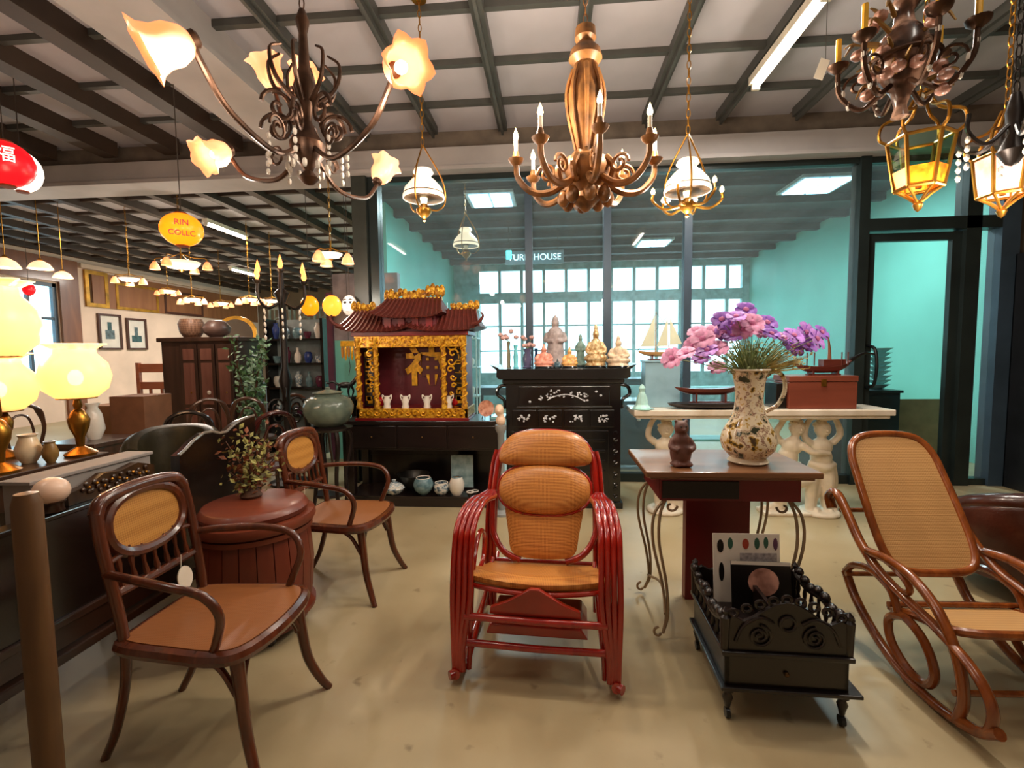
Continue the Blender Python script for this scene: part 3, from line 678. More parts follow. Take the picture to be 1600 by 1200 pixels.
# post in the foreground
m_post=wood('worn_brown_post','4a2f18','6e4c28',0.45,3.0,coat=0.1)
t=thing('wooden_post_stand','worn brown wooden post stand in front of the settee end','stand',(-1.46,1.185,0),0.2)
MB().lathe([(0.034,0.03),(0.036,0.5),(0.034,1.04),(0.026,1.07),(0,1.075)],14).build('post',m_post,t)
MB().lathe([(0.12,0),(0.125,0.015),(0.11,0.03),(0.05,0.05),(0.03,0.06)],20).build('base',m_post,t)

# ---- lamp table behind the settee with its lit glass lamps
m_tab=wood('dark_table_wood','2a1a10','4a2e1c',0.35,2.0,axis=1)
t=thing('lamp_table','long dark wooden table holding the lit glass lamps','table',(-2.86,1.75,0))
MB().bx(-0.30,0.33,-1.1,0.75,0.86,0.90).build('tabletop',m_tab,t,0,0.006)
MB().bx(-0.26,0.29,-1.05,0.70,0.72,0.86).build('apron',m_tab,t,0)
for x in (-0.25,0.28):
    for y in (-1.03,0.68): MB().bx(x-.03,x+.03,y-.03,y+.03,0,0.72).build('leg',m_tab,t,0,0.005)
m_shade=lit_glass('lit_frosted_shade','ffd28c',0.62,0.35,'ffe9c4'); m_core=glow('lit_bulb','ffe9b0',22.0); m_brass=plain('aged_brass','a8772e',0.3,0.9,var=0.2)
m_rim=glow('lit_shade_edge','ffdf9e',0.9,'fff0d0')
def oil_shade(name_parent,r,z,k=10):
    """bulbous glass shade with a frilled neck"""
    prof=[(r*0.55,-0.85*r),(r*0.88,-0.55*r),(r,-0.1*r),(r*0.9,0.35*r),(r*0.62,0.68*r),(r*0.58,0.85*r),(r*0.78,1.02*r)]
    rip={'k':k,6:0.13,5:0.05}
    return MB().shell(prof,60,(0,0,z),0.003,rip).build('glass_shade',m_shade,name_parent,60)
def table_lamp(label,loc,r,h,power):
    t=thing('glass_table_lamp',label,'lamp',loc,0,'lit glass table lamps')
    MB().lathe([(0.07,0),(0.075,0.012),(0.05,0.03),(0.018,0.05),(0.022,0.10),(0.045,0.16),(0.05,0.20),(0.03,0.245),(0.015,0.26),(0.022,0.28),(0.015,h-0.9*r)],18).build('base',m_brass,t)
    MB().lathe([(0.02,h-0.9*r),(r*0.56,h-0.88*r),(r*0.56,h-0.84*r),(0.02,h-0.82*r)],20).build('gallery',m_brass,t)
    oil_shade(t,r,h)
    MB().ell((0,0,h-0.15*r),(0.035,0.035,0.045),12,8).build('bulb',m_core,t)
    MB().tube([(r*0.78*1.02*math.cos(2*PI*i/60)*(1+0.13*math.cos(10*2*PI*i/60)),r*0.78*1.02*math.sin(2*PI*i/60)*(1+0.13*math.cos(10*2*PI*i/60)),h+1.02*r) for i in range(60)],0.004,5,True).build('frill',m_rim,t)
    lp=lamp((loc[0],loc[1],loc[2]+h+1.35*r),power); return t
table_lamp('lit glass table lamp with frilled neck, nearest the wavy settee crest',(-2.61,2.41,0.90),0.158,0.455,14)
table_lamp('large lit glass table lamp at the tall end of the lamp table',(-2.61,2.02,0.90),0.19,0.715,14)
table_lamp('lit glass table lamp with a broad low shade beside the large one',(-2.97,2.32,0.90),0.165,0.40,10)
# clutter on the lamp table
t=thing('grey_box','grey card box standing on end on the settee seat','box',(-2.10,2.06,-0.03))
MB().bx(-0.02,0.10,-0.42,0.13,0.46,0.985).build('carton',plain('grey_card','8d8580',0.7,var=0.04),t,0,0.003)
MB().bx(-0.03,0.11,-0.43,0.14,0.985,1.0).build('lid',MATS['grey_card'],t,0,0.003)
cv=tag(MB().build('carved_crest',m_blk,None),'dark carved wooden crest with brass studs propped before the grey box','carving')
mb=MB(); random.seed(11)
mb.prism([(1.72,0.86),(2.14,0.86),(2.14,0.93),(2.05,0.962),(1.96,0.945),(1.88,0.955),(1.80,0.92),(1.72,0.91)],-1.975,-1.935,'yz')
for i in range(26): mb.ell((-1.932,1.78+0.33*i/26,0.91+0.022*math.sin(i*1.9)),(0.008,0.011,0.011),7,5)
me=mb.mesh('carved_crest',wood('carved_brown','20120b','4a3018',0.3,6),40); cv.data=me; cv.location.z=-0.0135
for i in range(9): MB().ell((-1.925,1.80+0.035*i,0.915+0.012*math.sin(i*2.3)),0.007,8,6).build('stud',m_brass,cv)
def small_pot(name,label,loc,r,h,mat):
    t=thing(name,label,'ornament',loc)
    MB().shell([(r*0.5,0.0),(r*0.9,h*0.25),(r,h*0.5),(r*0.7,h*0.8),(r*0.6,h*0.9),(r*0.75,h)],18,(0,0,0),0.006).build('body',mat,t)
    MB().lathe([(r*0.5,0),(r*0.55,0.004),(0.001,0.006)],16).build('foot',mat,t)
small_pot('brass_jar','squat brass jar standing on the lamp table edge',(-2.62,1.60,0.90),0.07,0.13,m_brass)
small_pot('ceramic_jar','small cream ceramic jar between the table lamps',(-2.70,2.22,0.90),0.055,0.15,plain('cream_glaze','d9c7a6',0.25))
t=thing('brass_candlestick','slim brass candlestick at the front of the lamp table','candlestick',(-2.62,1.78,0.90))
MB().lathe([(0.05,0),(0.05,0.01),(0.015,0.03),(0.02,0.06),(0.01,0.1),(0.018,0.14),(0.012,0.18),(0.028,0.20),(0.028,0.205)],14).build('stem',m_brass,t)
MB().lathe([(0.012,0.205),(0.012,0.26),(0.002,0.262)],10).build('candle',m_tag,t)

for i,(x,y,r,h,c,lb) in enumerate([(-2.60,2.24,0.035,0.11,'8a6a3a','small ochre glazed pot at the table edge by the lamp nearest the crest'),(-2.66,1.88,0.03,0.16,'5a6a58','slender moss green bud pot in front of the large table lamp'),(-2.95,2.06,0.05,0.12,'b89a7a','sand coloured pot behind the large table lamp'),(-2.72,1.70,0.045,0.10,'7a3a2a','brick red pot beside the brass candlestick')]):
    small_pot('glazed_pot',lb,(x,y,0.90),r,h,plain('pot_glaze_'+c,c,0.25))

# ================================================================== CENTRE AND BACK ROW
def remesh(o, vox, smooth=4):
    m=o.modifiers.new('merge','REMESH'); m.mode='VOXEL'; m.voxel_size=vox; m.use_smooth_shade=True
    if smooth: s=o.modifiers.new('soften','SMOOTH'); s.factor=0.5; s.iterations=smooth
    return o
# ---- carved magazine rack on casters
m_rack=wood('near_black_mahogany','0b0504','1a0b07',0.35,4.0,axis=0,coat=0.25)
t=thing('magazine_rack','dark carved wooden magazine rack with spindle galleries on caster legs','rack',(0.905,2.04,0),math.radians(-2))
hx,hy=0.225,0.225
MB().bx(-hx-0.018,hx+0.045,-hy-0.02,hy+0.02,0.125,0.14).build('base_board',m_rack,t,0,0.004)
MB().bx(-hx,hx,-hy,-hy+0.02,0.14,0.262).bx(-hx,hx,hy-0.02,hy,0.14,0.262).bx(-hx,-hx+0.02,-hy,hy,0.14,0.262).bx(hx-0.02,hx,-hy,hy,0.14,0.262).build('drawer_box',m_rack,t,0,0.003)
MB().ell((0.0,-hy-0.006,0.20),0.010,10,7).build('knob',plain('dark_brass','5a4020',0.3,0.8),t)
MB().bx(-hx-0.015,hx+0.015,-hy-0.015,hy+0.015,0.262,0.282).build('moulding',m_rack,t,0,0.005)
arch=[(-hx,0.282),(-hx,0.40),(-hx*0.86,0.418),(-hx*0.7,0.40),(-hx*0.55,0.415),(-hx*0.38,0.445),(-hx*0.2,0.47),(0,0.482),(hx*0.2,0.47),(hx*0.38,0.445),(hx*0.55,0.415),(hx*0.7,0.40),(hx*0.86,0.418),(hx,0.40),(hx,0.282)]
for y in (-hy,hy-0.018): MB().prism(arch,y,y+0.018,'xz').build('carved_panel',m_rack,t,30,0.003)
# carved scrollwork standing proud of the front panel
for s in (-1,1):
    MB().tube(spiral((s*0.10,0.345),0.045,0.006,PI/2,PI/2+s*4.2*PI/2*2,26,'xz',-hy-0.004),0.0055,6).build('carved_scroll',m_rack,t)
    MB().tube(cr([(s*0.05,-hy-0.004,0.40),(s*0.10,-hy-0.004,0.42),(s*0.16,-hy-0.004,0.385),(s*0.19,-hy-0.004,0.32)],5),0.006,6).build('carved_scroll',m_rack,t)
for k in range(9):
    u=(k-4)/4.6; zz=0.478-0.075*abs(u)**1.4
    MB().tube([(u*hx+0.017*math.cos(a),-hy+0.009,zz+0.010+0.015*math.sin(a)) for a in [2*PI*i/12 for i in range(12)]],0.006,6,True).build('crest_ring',m_rack,t)
MB().tube([(0.028*math.cos(a),-hy-0.005,0.40+0.028*math.sin(a)) for a in [2*PI*i/16 for i in range(16)]],0.006,6,True).build('carved_rosette',m_rack,t)
for s in (-1,1):
    top=cr([(s*hx,-hy+0.02,0.40),(s*(hx+0.01),-hy*0.5,0.375),(s*(hx+0.015),0,0.39),(s*(hx+0.01),hy*0.5,0.375),(s*hx,hy-0.02,0.40)],6)
    MB().tube(top,0.016,8).build('gallery_rail',m_rack,t)
    for i in range(7):
        y=-hy+0.05+(2*hy-0.10)*i/6
        MB().lathe([(0.006,0.282),(0.012,0.30),(0.006,0.32),(0.010,0.345),(0.006,0.37),(0.007,0.385)],8,(s*(hx-0.002),y,0)).build('spindle',m_rack,t)
    for i in range(8):
        y=-hy+0.03+(2*hy-0.06)*i/7; z=0.395+0.012*math.cos(i*PI/3.5*2)
        MB().ell((s*(hx+0.008),y,z+0.008),(0.020,0.026,0.020),8,6).build('rail_bead',m_rack,t)
    for y in (-hy+0.01,hy-0.01):
        MB().lathe([(0.016,0.28),(0.018,0.36),(0.020,0.41),(0.010,0.42),(0.014,0.435),(0.002,0.45)],10,(s*hx,y,0)).build('corner_post',m_rack,t)
MB().bx(-0.008,0.008,-hy+0.02,hy-0.02,0.14,0.39).build('divider',m_rack,t,0)
MB().bx(-hx,hx,-hy,hy,0.142,0.152).build('floor_board',m_rack,t,0)
for sx in (-1,1):
    for sy in (-1,1):
        x,y=sx*(hx-0.015),sy*(hy-0.01)
        MB().lathe([(0.022,0.128),(0.024,0.115),(0.012,0.105),(0.020,0.085),(0.014,0.065),(0.010,0.045)],12,(x,y,0)).build('leg',m_rack,t)
        MB().cyl((x-0.008,y,0.020),(x+0.008,y,0.020),0.020,14).cyl((x,y,0.02),(x,y,0.05),0.007,8).build('caster',plain('caster_black','0e0d0c',0.3),t)
def magazine(label,loc,w,h,tilt,rz,cover,prints):
    t=thing('magazine',label,'magazine',loc,rz)
    R=Matrix.Rotation(tilt,4,'X')
    MB().bx(-w/2,w/2,0,0.006,0,h).xf(R).build('cover',cover,t,0)
    for i,(x0,x1,z0,z1,mt) in enumerate(prints): (MB().bx(x0*w,x1*w,-0.0012,-0.0002,z0*h,z1*h) if z1>0.99 or x1-x0>0.54 else MB().prism(ellipse((x0+x1)/2*w,(z0+z1)/2*h,(x1-x0)/2*w,(z1-z0)/2*h,16),-0.0012,-0.0002,'xz')).xf(R).build('print',mt,t,0)
m_paper=plain('magazine_white','e6ddcf',0.45,var=0.04); m_mdark=plain('magazine_black','14110f',0.3); m_pink=blotch('magazine_portrait',[(0.35,'8a5a4a'),(0.55,'e0a894'),(0.75,'f2c4b2')],9,0.4,'noise')
m_pp=plain('print_plum','5a3550',0.4); m_pr=plain('print_red','a8402c',0.4); m_pg=plain('print_green','2f5a48',0.4)
pr=[(-0.44,-0.34,0.80,0.94,m_mdark),(-0.28,-0.2,0.84,0.96,m_pg),(-0.06,0.04,0.84,0.95,m_pr),(0.12,0.2,0.84,0.96,m_pg),(0.26,0.33,0.85,0.97,m_pg),(0.4,0.47,0.83,0.96,m_pp),(-0.1,0.45,0.70,0.80,plain('print_grey','a29a98',0.5,var=0.2,scale=60)),(-0.42,-0.34,0.5,0.7,m_mdark)]
magazine('white catalogue with rows of small coloured pictures standing in the carved rack',(0.90,2.17,0.16),0.30,0.435,math.radians(-6),0.02,m_paper,pr)
magazine('black magazine with a pinkish portrait print standing in front of the catalogue',(0.935,2.10,0.16),0.255,0.335,math.radians(-8),-0.03,m_mdark,[(-0.5,0.5,0.955,1.0,m_paper),(-0.22,0.30,0.55,0.92,m_pink)])

# ---- treadle table with red apron
m_ttop=wood('worn_table_top','5e3a22','8f6240',0.3,3.0,axis=0,coat=0.3)
m_tred=plain('maroon_paint','6e1418',0.35,var=0.1,scale=3)
m_iron=plain('pale_wrought_iron','9a8468',0.45,0.4,var=0.15)
t=thing('treadle_table','narrow wooden topped table with maroon apron and curled iron legs','table',(0.87,2.56,0))
MB().bx(-0.41,0.41,-0.265,0.265,0.83,0.86).build('tabletop',m_ttop,t,0,0.006)
MB().bx(-0.385,0.385,-0.24,0.24,0.815,0.832).build('top_moulding',m_ttop,t,0,0.004)
ap=MB().bx(-0.33,0.34,-0.205,-0.185,0.70,0.815).bx(-0.33,0.34,0.185,0.205,0.70,0.815).bx(-0.33,-0.31,-0.2,0.2,0.70,0.815).bx(0.32,0.34,-0.2,0.2,0.70,0.815).build('apron',m_tred,t,0,0.003)
MB().bx(-0.32,0.045,-0.215,-0.20,0.715,0.80).build('drawer_recess',plain('recess_black','16100f',0.5),t,0)
MB().bx(-0.10,0.255,0.16,0.225,0.0,0.70).build('pedestal',m_tred,t,0,0.004)
for sx in (-1,1):
    for sy in (-1,1):
        for d in (0,0.03):
            x=sx*0.315; y=sy*0.18
            MB().tube(cr([(x-sx*0.02,y,0.71-d*0.3),(x+sx*(0.04-d),y+sy*0.01,0.62),(x+sx*(0.045-d),y+sy*0.02,0.48),(x+sx*(0.0-d*0.7),y+sy*0.02,0.28),(x-sx*(0.02+d*0.3),y+sy*0.03,0.12),(x+sx*(0.0),y+sy*0.05,0.03)],6),0.0075,7).build('leg',m_iron,t)
        MB().tube(spiral((sx*0.335,0.035),0.03,0.008,PI/2 if sx>0 else PI/2,PI/2-sx*4.5,16,'xz',sy*0.23),0.007,6).build('foot_scroll',m_iron,t)
        MB().tube(spiral((sx*0.27,0.665),0.032,0.008,PI if sx>0 else 0,(PI if sx>0 else 0)+sx*4.5,16,'xz',sy*0.18),0.006,6).build('top_scroll',m_iron,t)
    MB().tube(cr([(sx*0.30,-0.21,0.12),(sx*0.27,0,0.17),(sx*0.30,0.21,0.12)],6),0.0075,7).build('stretcher',m_iron,t)
# pitcher with flowers
m_por=blotch('flowered_porcelain',[(0.36,'4a3a26'),(0.41,'c9a040'),(0.45,'efe2c4'),(0.54,'eadbbc'),(0.57,'8a5a4a'),(0.60,'e6d2ae'),(0.66,'3c4030')],22,0.15,'noise')
m_porl=plain('porcelain_cream','efe2c6',0.15,var=0.04)
VX,VY,VZ=1.015,2.50,0.86
t=thing('flowered_pitcher','tall flowered porcelain pitcher with a curled handle on the treadle table','pitcher',(VX,VY,VZ))
MB().lathe([(0.0,0),(0.085,0),(0.10,0.012),(0.085,0.03),(0.09,0.04)],24).build('foot',m_porl,t)
MB().shell([(0.09,0.035),(0.125,0.075),(0.135,0.115),(0.125,0.16),(0.095,0.215),(0.072,0.27),(0.066,0.33),(0.070,0.40),(0.080,0.45),(0.092,0.48)],30,(0,0,0),0.006).build('body',m_por,t,60)
MB().tube([(0.092*math.cos(a),0.092*math.sin(a),0.48) for a in [2*PI*i/28 for i in range(28)]],0.006,6,True).build('lip',m_porl,t)
MB().tube(cr([(0.072,0,0.44),(0.12,0,0.47),(0.165,0,0.44),(0.172,0,0.37),(0.14,0,0.30),(0.085,0,0.265)],6),0.011,8).build('handle',m_por,t)
# bouquet
m_p1=plain('lilac_petal','b07ad0',0.55,var=0.15,scale=40); m_p2=plain('pink_petal','dc9ac2',0.55,var=0.15,scale=40); m_p3=plain('violet_petal','8a58b8',0.55,var=0.15,scale=40); m_ctr=plain('flower_centre','c06a98',0.7); m_grn=plain('sage_stem','8a9a62',0.7,var=0.2,scale=20)
def flower_mesh(mat,nm,k=9,R=0.042):
    mb=MB()
    for i in range(k):
        a=2*PI*i/k; c,s=math.cos(a),math.sin(a); w=0.016; dz=0.012 if i%2 else 0.006
        P=lambda r,q,z:(r*c-q*s,r*s+q*c,z)
        mb.add([P(0.006,-0.004,0),P(0.006,0.004,0),P(R*0.65,w,dz),P(R,w*0.6,dz*0.6),P(R*1.05,0,dz*0.5),P(R,-w*0.6,dz*0.6),P(R*0.65,-w,dz)],[(0,1,2,6),(2,3,4,5,6)])
    return mb.mesh(nm,mat,60)
fm=[flower_mesh(m_p1,'lilac_petals'),flower_mesh(m_p2,'pink_petals'),flower_mesh(m_p3,'violet_petals',8,0.038)]
cm=MB().ell((0,0,0.006),(0.011,0.011,0.006),8,5).mesh('flower_centre',m_ctr)
bq=thing('bouquet','bouquet of lilac and pink artificial cosmos standing in the flowered pitcher','flowers',(VX,VY,VZ+0.06))
spots=[(1050,560,1),(1072,552,1),(1083,540,1),(1095,560,0),(1098,530,1),(1112,520,1),(1120,545,1),(1132,520,0),(1128,500,2),(1140,505,0),(1150,495,0),(1165,485,2),(1160,515,1),(1175,505,1),(1188,520,1),(1198,505,2),(1205,522,2),(1215,525,1),(1225,530,2),(1240,525,0),(1250,535,0),(1238,543,0),(1262,540,0),(1283,520,2),(1275,530,0),(1105,548,0),(1090,520,1),(1145,525,0),(1120,575,1),(1258,520,0)]
rn=random.Random(9)
for i,(px,py,c) in enumerate(spots):
    yy=VY+rn.uniform(-0.09,0.05); p=at_y(px,py,yy); p=Vector((p[0]-VX,p[1]-VY,p[2]-VZ-0.06))
    MB().tube(cr([(0.03*(p.x),0.03*p.y,0.02),(p.x*0.14,p.y*0.14,0.36),(p.x*0.5,p.y*0.6,0.36+max(0.02,(p.z-0.36)*0.65)),tuple(p)],4),0.0022,5).build('stem',m_grn,bq)
    d=Vector((p.x*0.9,-0.35+rn.uniform(-.2,.1),0.35+rn.uniform(-.2,.3))).normalized(); e=d.to_track_quat('Z','Y').to_euler()
    f=inst(fm[c],'flower',bq,tuple(p),tuple(e),(rn.uniform(1.05,1.4),)*3); inst(cm,'flower_centre',f)
fern=MB()
for i in range(300):
    a=rn.uniform(0,2*PI); r=rn.uniform(0.0,0.17)*(0.4+rn.random()*0.6); z=0.40+rn.uniform(0,0.17)
    b=Vector((0.02*math.cos(a),0.02*math.sin(a),0.37)); e=Vector((r*math.cos(a)*1.5,r*math.sin(a)*0.7,z)); mid=(b+e)/2+Vector((0,0,0.02))
    fern.tube([b,mid,e],[0.0028,0.0012],4)
    leaf(fern,e,0.022,rn)
fern.build('fine_foliage',plain('sage_foliage','93a06e',0.7,var=0.25,scale=25),bq,0)['kind']='stuff'
gold=MB()
for i in range(90):
    b=Vector((0.03,0.0,0.40)); e=Vector((rn.uniform(0.10,0.26),rn.uniform(-.08,.05),rn.uniform(0.42,0.53))); gold.tube([b,e],[0.002,0.001],4); leaf(gold,e,0.02,rn)
gold.build('dry_grass',plain('straw_grass','c9b46a',0.7,var=0.2,scale=25),bq,0)['kind']='stuff'
# brown figurine
t=thing('brown_figurine','brown carved standing figurine on the treadle table corner','figurine',(0.655,2.42,0.86),0.1)
mb=MB().ell((0,0,0.07),(0.055,0.05,0.075)).ell((0,0,0.13),(0.045,0.04,0.05)).ell((0,-0.005,0.195),(0.036,0.036,0.038)).ell((0,0,0.012),(0.055,0.05,0.014))
for s in (-1,1): mb.tube(cr([(s*0.04,0,0.14),(s*0.058,-0.02,0.10),(s*0.03,-0.045,0.085)],4),0.014,8).ell((s*0.026,0,0.228),(0.010,0.008,0.012)).ell((s*0.03,-0.03,0.015),(0.02,0.03,0.015))
mb.ell((0,-0.038,0.187),(0.013,0.012,0.010))
remesh(mb.build('body',plain('umber_clay','5f3a30',0.5,var=0.15),t),0.006,3)
for s in (-1,1): MB().ell((s*0.013,-0.036,0.204),0.004,8,6).build('eye',m_blk,t)

# ---- altar table
m_alt=wood('black_altar_wood','100b0b','231716',0.28,3.0,axis=0,coat=0.4)
t=thing('altar_table','long near-black wooden side table with lower shelf carrying the red shrine','table',(-1.21,4.52,0))
MB().bx(-0.76,0.78,-0.24,0.24,0.775,0.81).build('tabletop',m_alt,t,0,0.005)
MB().bx(-0.72,0.74,-0.21,-0.19,0.53,0.775).bx(-0.72,0.74,0.19,0.21,0.40,0.775).build('apron',m_alt,t,0,0.004)
for i in range(3):
    x0=-0.71+0.483*i; MB().bx(x0+0.01,x0+0.473,-0.222,-0.208,0.55,0.76).build('drawer',m_alt,t,0,0.004)
    MB().ell((x0+0.24,-0.226,0.655),0.011,10,7).build('knob',MATS['dark_brass'],t)
for x in (-0.69,0.71):
    for y in (-0.18,0.18): MB().bx(x-.035,x+.035,y-.035,y+.035,0,0.775).build('leg',m_alt,t,0,0.004)
MB().bx(-0.70,0.72,0.20,0.22,0.08,0.775).build('back_panel',m_alt,t,0)
MB().bx(-0.74,0.76,-0.25,0.22,0.075,0.10).build('shelf',m_alt,t,0,0.004)
MB().bx(-0.74,0.76,-0.255,-0.235,0.0,0.08).build('plinth',m_alt,t,0,0.004)
m_bw=blotch('blue_white_porcelain',[(0.35,'3a5670'),(0.5,'aebcc0'),(0.62,'e6e2da')],38,0.15,'noise')
m_bw2=blotch('celadon_blue_porcelain',[(0.3,'4a6a74'),(0.7,'84a0a4')],20,0.15,'noise')
m_wh=plain('white_porcelain','e9e2d6',0.15,var=0.04)
def pot(name,label,loc,prof,mat,rim=None,cat='pot',group='porcelain under the altar table',face=False):
    t=thing(name,label,cat,loc,0,group)
    MB().shell(prof,22,(0,0,0),0.005).build('body',mat,t,60)
    MB().lathe([(prof[0][0]*0.99,0.0),(prof[0][0],0.004),(0.0005,0.006)],20).build('foot',mat,t)
    if rim: MB().tube([(prof[-1][0]*math.cos(a),prof[-1][0]*math.sin(a),prof[-1][1]) for a in [2*PI*i/24 for i in range(24)]],0.005,6,True).build('rim',rim,t)
    return t
Y=4.34
for px,lab,pf,mt,rm in [(616,'pale lidded sauce boat shaped porcelain dish under the altar table',[(0.05,0),(0.085,0.03),(0.10,0.06),(0.085,0.075)],m_bw,m_wh),
    (662,'round grey-blue porcelain pot under the altar table',[(0.04,0),(0.085,0.05),(0.098,0.10),(0.08,0.145),(0.065,0.16)],m_bw2,m_wh),
    (690,'squat white porcelain bowl with dark glaze drips under the altar table',[(0.04,0),(0.07,0.04),(0.074,0.085),(0.06,0.115)],m_bw,m_wh),
    (714,'cream porcelain jar with a rounded belly under the altar table',[(0.04,0),(0.068,0.05),(0.072,0.11),(0.055,0.16),(0.045,0.17)],m_wh,m_bw2)]:
    p=at_y(px,770,Y); pot('porcelain_pot',lab,(p[0],Y,0.10),pf,mt,rm)
p=at_y(616,770,Y); t=thing('dish_lid','mottled porcelain lid resting on the pale sauce dish','lid',(p[0],Y,0.177),0)
MB().lathe([(0.08,0),(0.085,0.006),(0.05,0.03),(0.015,0.04),(0.015,0.05),(0.022,0.06),(0.0,0.068)],20).build('cap',m_bw,t)
for i,(px,s) in enumerate(((735,0.5),(741,0.42))):
    p=at_y(px,772,4.30); pot('tea_cup',('tiny dark glazed tea cup at the front edge of the altar table shelf','tiny dark glazed tea cup just behind the one at the shelf edge')[i],(p[0],4.30+0.035*i,0.10),[(0.02,0),(0.03,0.015),(0.034,0.04)],m_mdark,m_wh,'cup','tiny cups under the altar table')
p=at_y(722,735,4.52); t=thing('glazed_plaque','pale blue glazed upright plaque at the back of the lower shelf','plaque',(p[0],4.52,0.10))
MB().bx(-0.11,0.11,0,0.02,0,0.34).build('slab',blotch('pale_blue_glaze',[(0.3,'7aa0a8'),(0.6,'b8d4d6')],12,0.1,'noise'),t,0,0.004)
MB().bx(-0.12,0.12,-0.01,0.03,0,0.02).build('foot',m_alt,t,0)
p=at_y(640,722,4.55); p=(p[0]+0.045,)+tuple(p[1:]); t=thing('dark_bowl','wide dark metal bowl lying at the back of the lower shelf','bowl',(p[0],4.52,0.10))
MB().shell([(0.06,0.0),(0.11,0.05),(0.15,0.13),(0.16,0.15)],24,(0,0,0),0.006).build('bowl',plain('dark_pewter','4a4844',0.3,0.7),t); MB().lathe([(0.06,0),(0.06,0.006),(0.001,0.007)],20).build('foot',MATS['dark_pewter'],t)

# ---- red and gold shrine
m_gold=blotch('carved_gilding',[(0.3,'5a2c08'),(0.45,'b87a14'),(0.65,'e8b83a')],34,0.35,'noise',0.35)
m_goldp=plain('gold_paint','e0a41e',0.35,0.3,var=0.15,scale=30)
m_shr=plain('shrine_red','7a1418',0.4,var=0.1); m_shd=plain('shrine_dark_maroon','5e1620',0.5,var=0.15)
m_tile=wood('shrine_roof_tile','4a1a14','6e2c22',0.5,8,axis=1,coat=0.1)
t=thing('chinese_shrine','red and gold carved wooden shrine with a tiled stepped roof','shrine',(-1.29,4.50,0.81))
SW=0.53
MB().bx(-SW-0.01,SW+0.01,-0.21,0.21,0,0.025).build('base_plinth',m_shr,t,0,0.003)
MB().bx(-SW,SW,-0.20,-0.17,0.025,0.115).bx(-SW,-SW+.03,-.2,.2,.025,.115).bx(SW-.03,SW,-.2,.2,.025,.115).build('carved_base',m_gold,t,0,0.004)
for i in range(14):
    x=-SW+0.05+(2*SW-0.1)*i/13
    MB().tube(spiral((x,0.07),0.03,0.006,0,(1 if i%2 else -1)*5.5,14,'xz',-0.206),0.006,5).build('carved_scroll',m_goldp,t)
MB().bx(-SW+.02,SW-.02,-0.17,0.2,0.09,0.112).build('altar_floor',m_shr,t,0)
MB().bx(-SW+.03,SW-.03,0.17,0.19,0.11,0.86).build('back_board',m_shd,t,0)
for s in (-1,1):
    MB().bx(s*(SW-.025)-.012,s*(SW-.025)+.012,-0.18,0.18,0.11,0.80).build('side_panel',m_shd,t,0)
    for x,y in ((SW-0.03,-0.19),(SW-0.20 if s<0 else SW-0.22,-0.19)):
        mb=MB().lathe([(0.028,0.11),(0.030,0.14),(0.022,0.16),(0.024,0.3),(0.021,0.45),(0.024,0.6),(0.022,0.72),(0.032,0.75),(0.030,0.78)],12,(s*x,y,0))
        c=mb.build('column',m_gold,t)
        MB().tube([(s*x+0.027*math.cos(a*3.2),y+0.027*math.sin(a*3.2),0.16+0.56*a/12) for a in [12*i/60 for i in range(61)]],0.007,5).build('dragon_coil',m_goldp,c)
    # inner side couplet panel with painted characters
    xp=s*(SW-0.095)
    MB().bx(xp-0.045,xp+0.045,-0.10,-0.085,0.13,0.74).build('couplet_board',plain('couplet_black','1c1410',0.4),t,0)
    for k in range(7):
        z=0.19+0.085*k
        mb=MB(); rr=random.Random(k*3+s)
        for q in range(4): mb.box((xp+rr.uniform(-.012,.012),-0.104,z+rr.uniform(-.02,.02)),(rr.choice((0.045,0.01)),0.004,rr.choice((0.008,0.04))))
        mb.build('painted_character',m_goldp,t,0)
    # gilded hanging fretwork beside the opening
    xg=s*(SW-0.13)
    mb=MB()
    for k in range(7):
        z=0.70-0.075*k; w=0.055*(1-k/9)
        mb.tube(spiral((xg-s*0.02+s*0.015*math.sin(k*1.7),z),w,0.008,0,(1 if k%2 else -1)*6,14,'xz',-0.165+0.004*k),0.009,5)
    mb.build('gilded_fretwork',m_goldp,t)
# frieze across the top
MB().bx(-SW,SW,-0.20,-0.18,0.685,0.80).build('frieze',m_gold,t,0,0.004)
for i in range(17):
    x=-SW+0.04+(2*SW-0.08)*i/16; z=0.735+0.018*math.sin(i*2.1)
    MB().tube(spiral((x,z),0.034,0.006,i,i+(1 if i%2 else -1)*5.5,14,'xz',-0.206),0.0065,5).build('carved_scroll',m_goldp,t)
MB().bx(-SW-.02,SW+.02,-0.22,0.22,0.79,0.83).build('cornice',m_shr,t,0,0.004)
text_mesh('painted_character','神',0.40,m_goldp,t,(0.045,0.16,0.47),(PI/2,0,0),0.004,bold=0.014)
MB().prism(ellipse(0.045,0.46,0.19,0.22,28),0.168,0.172,'xz').build('character_disc',m_shd,t)
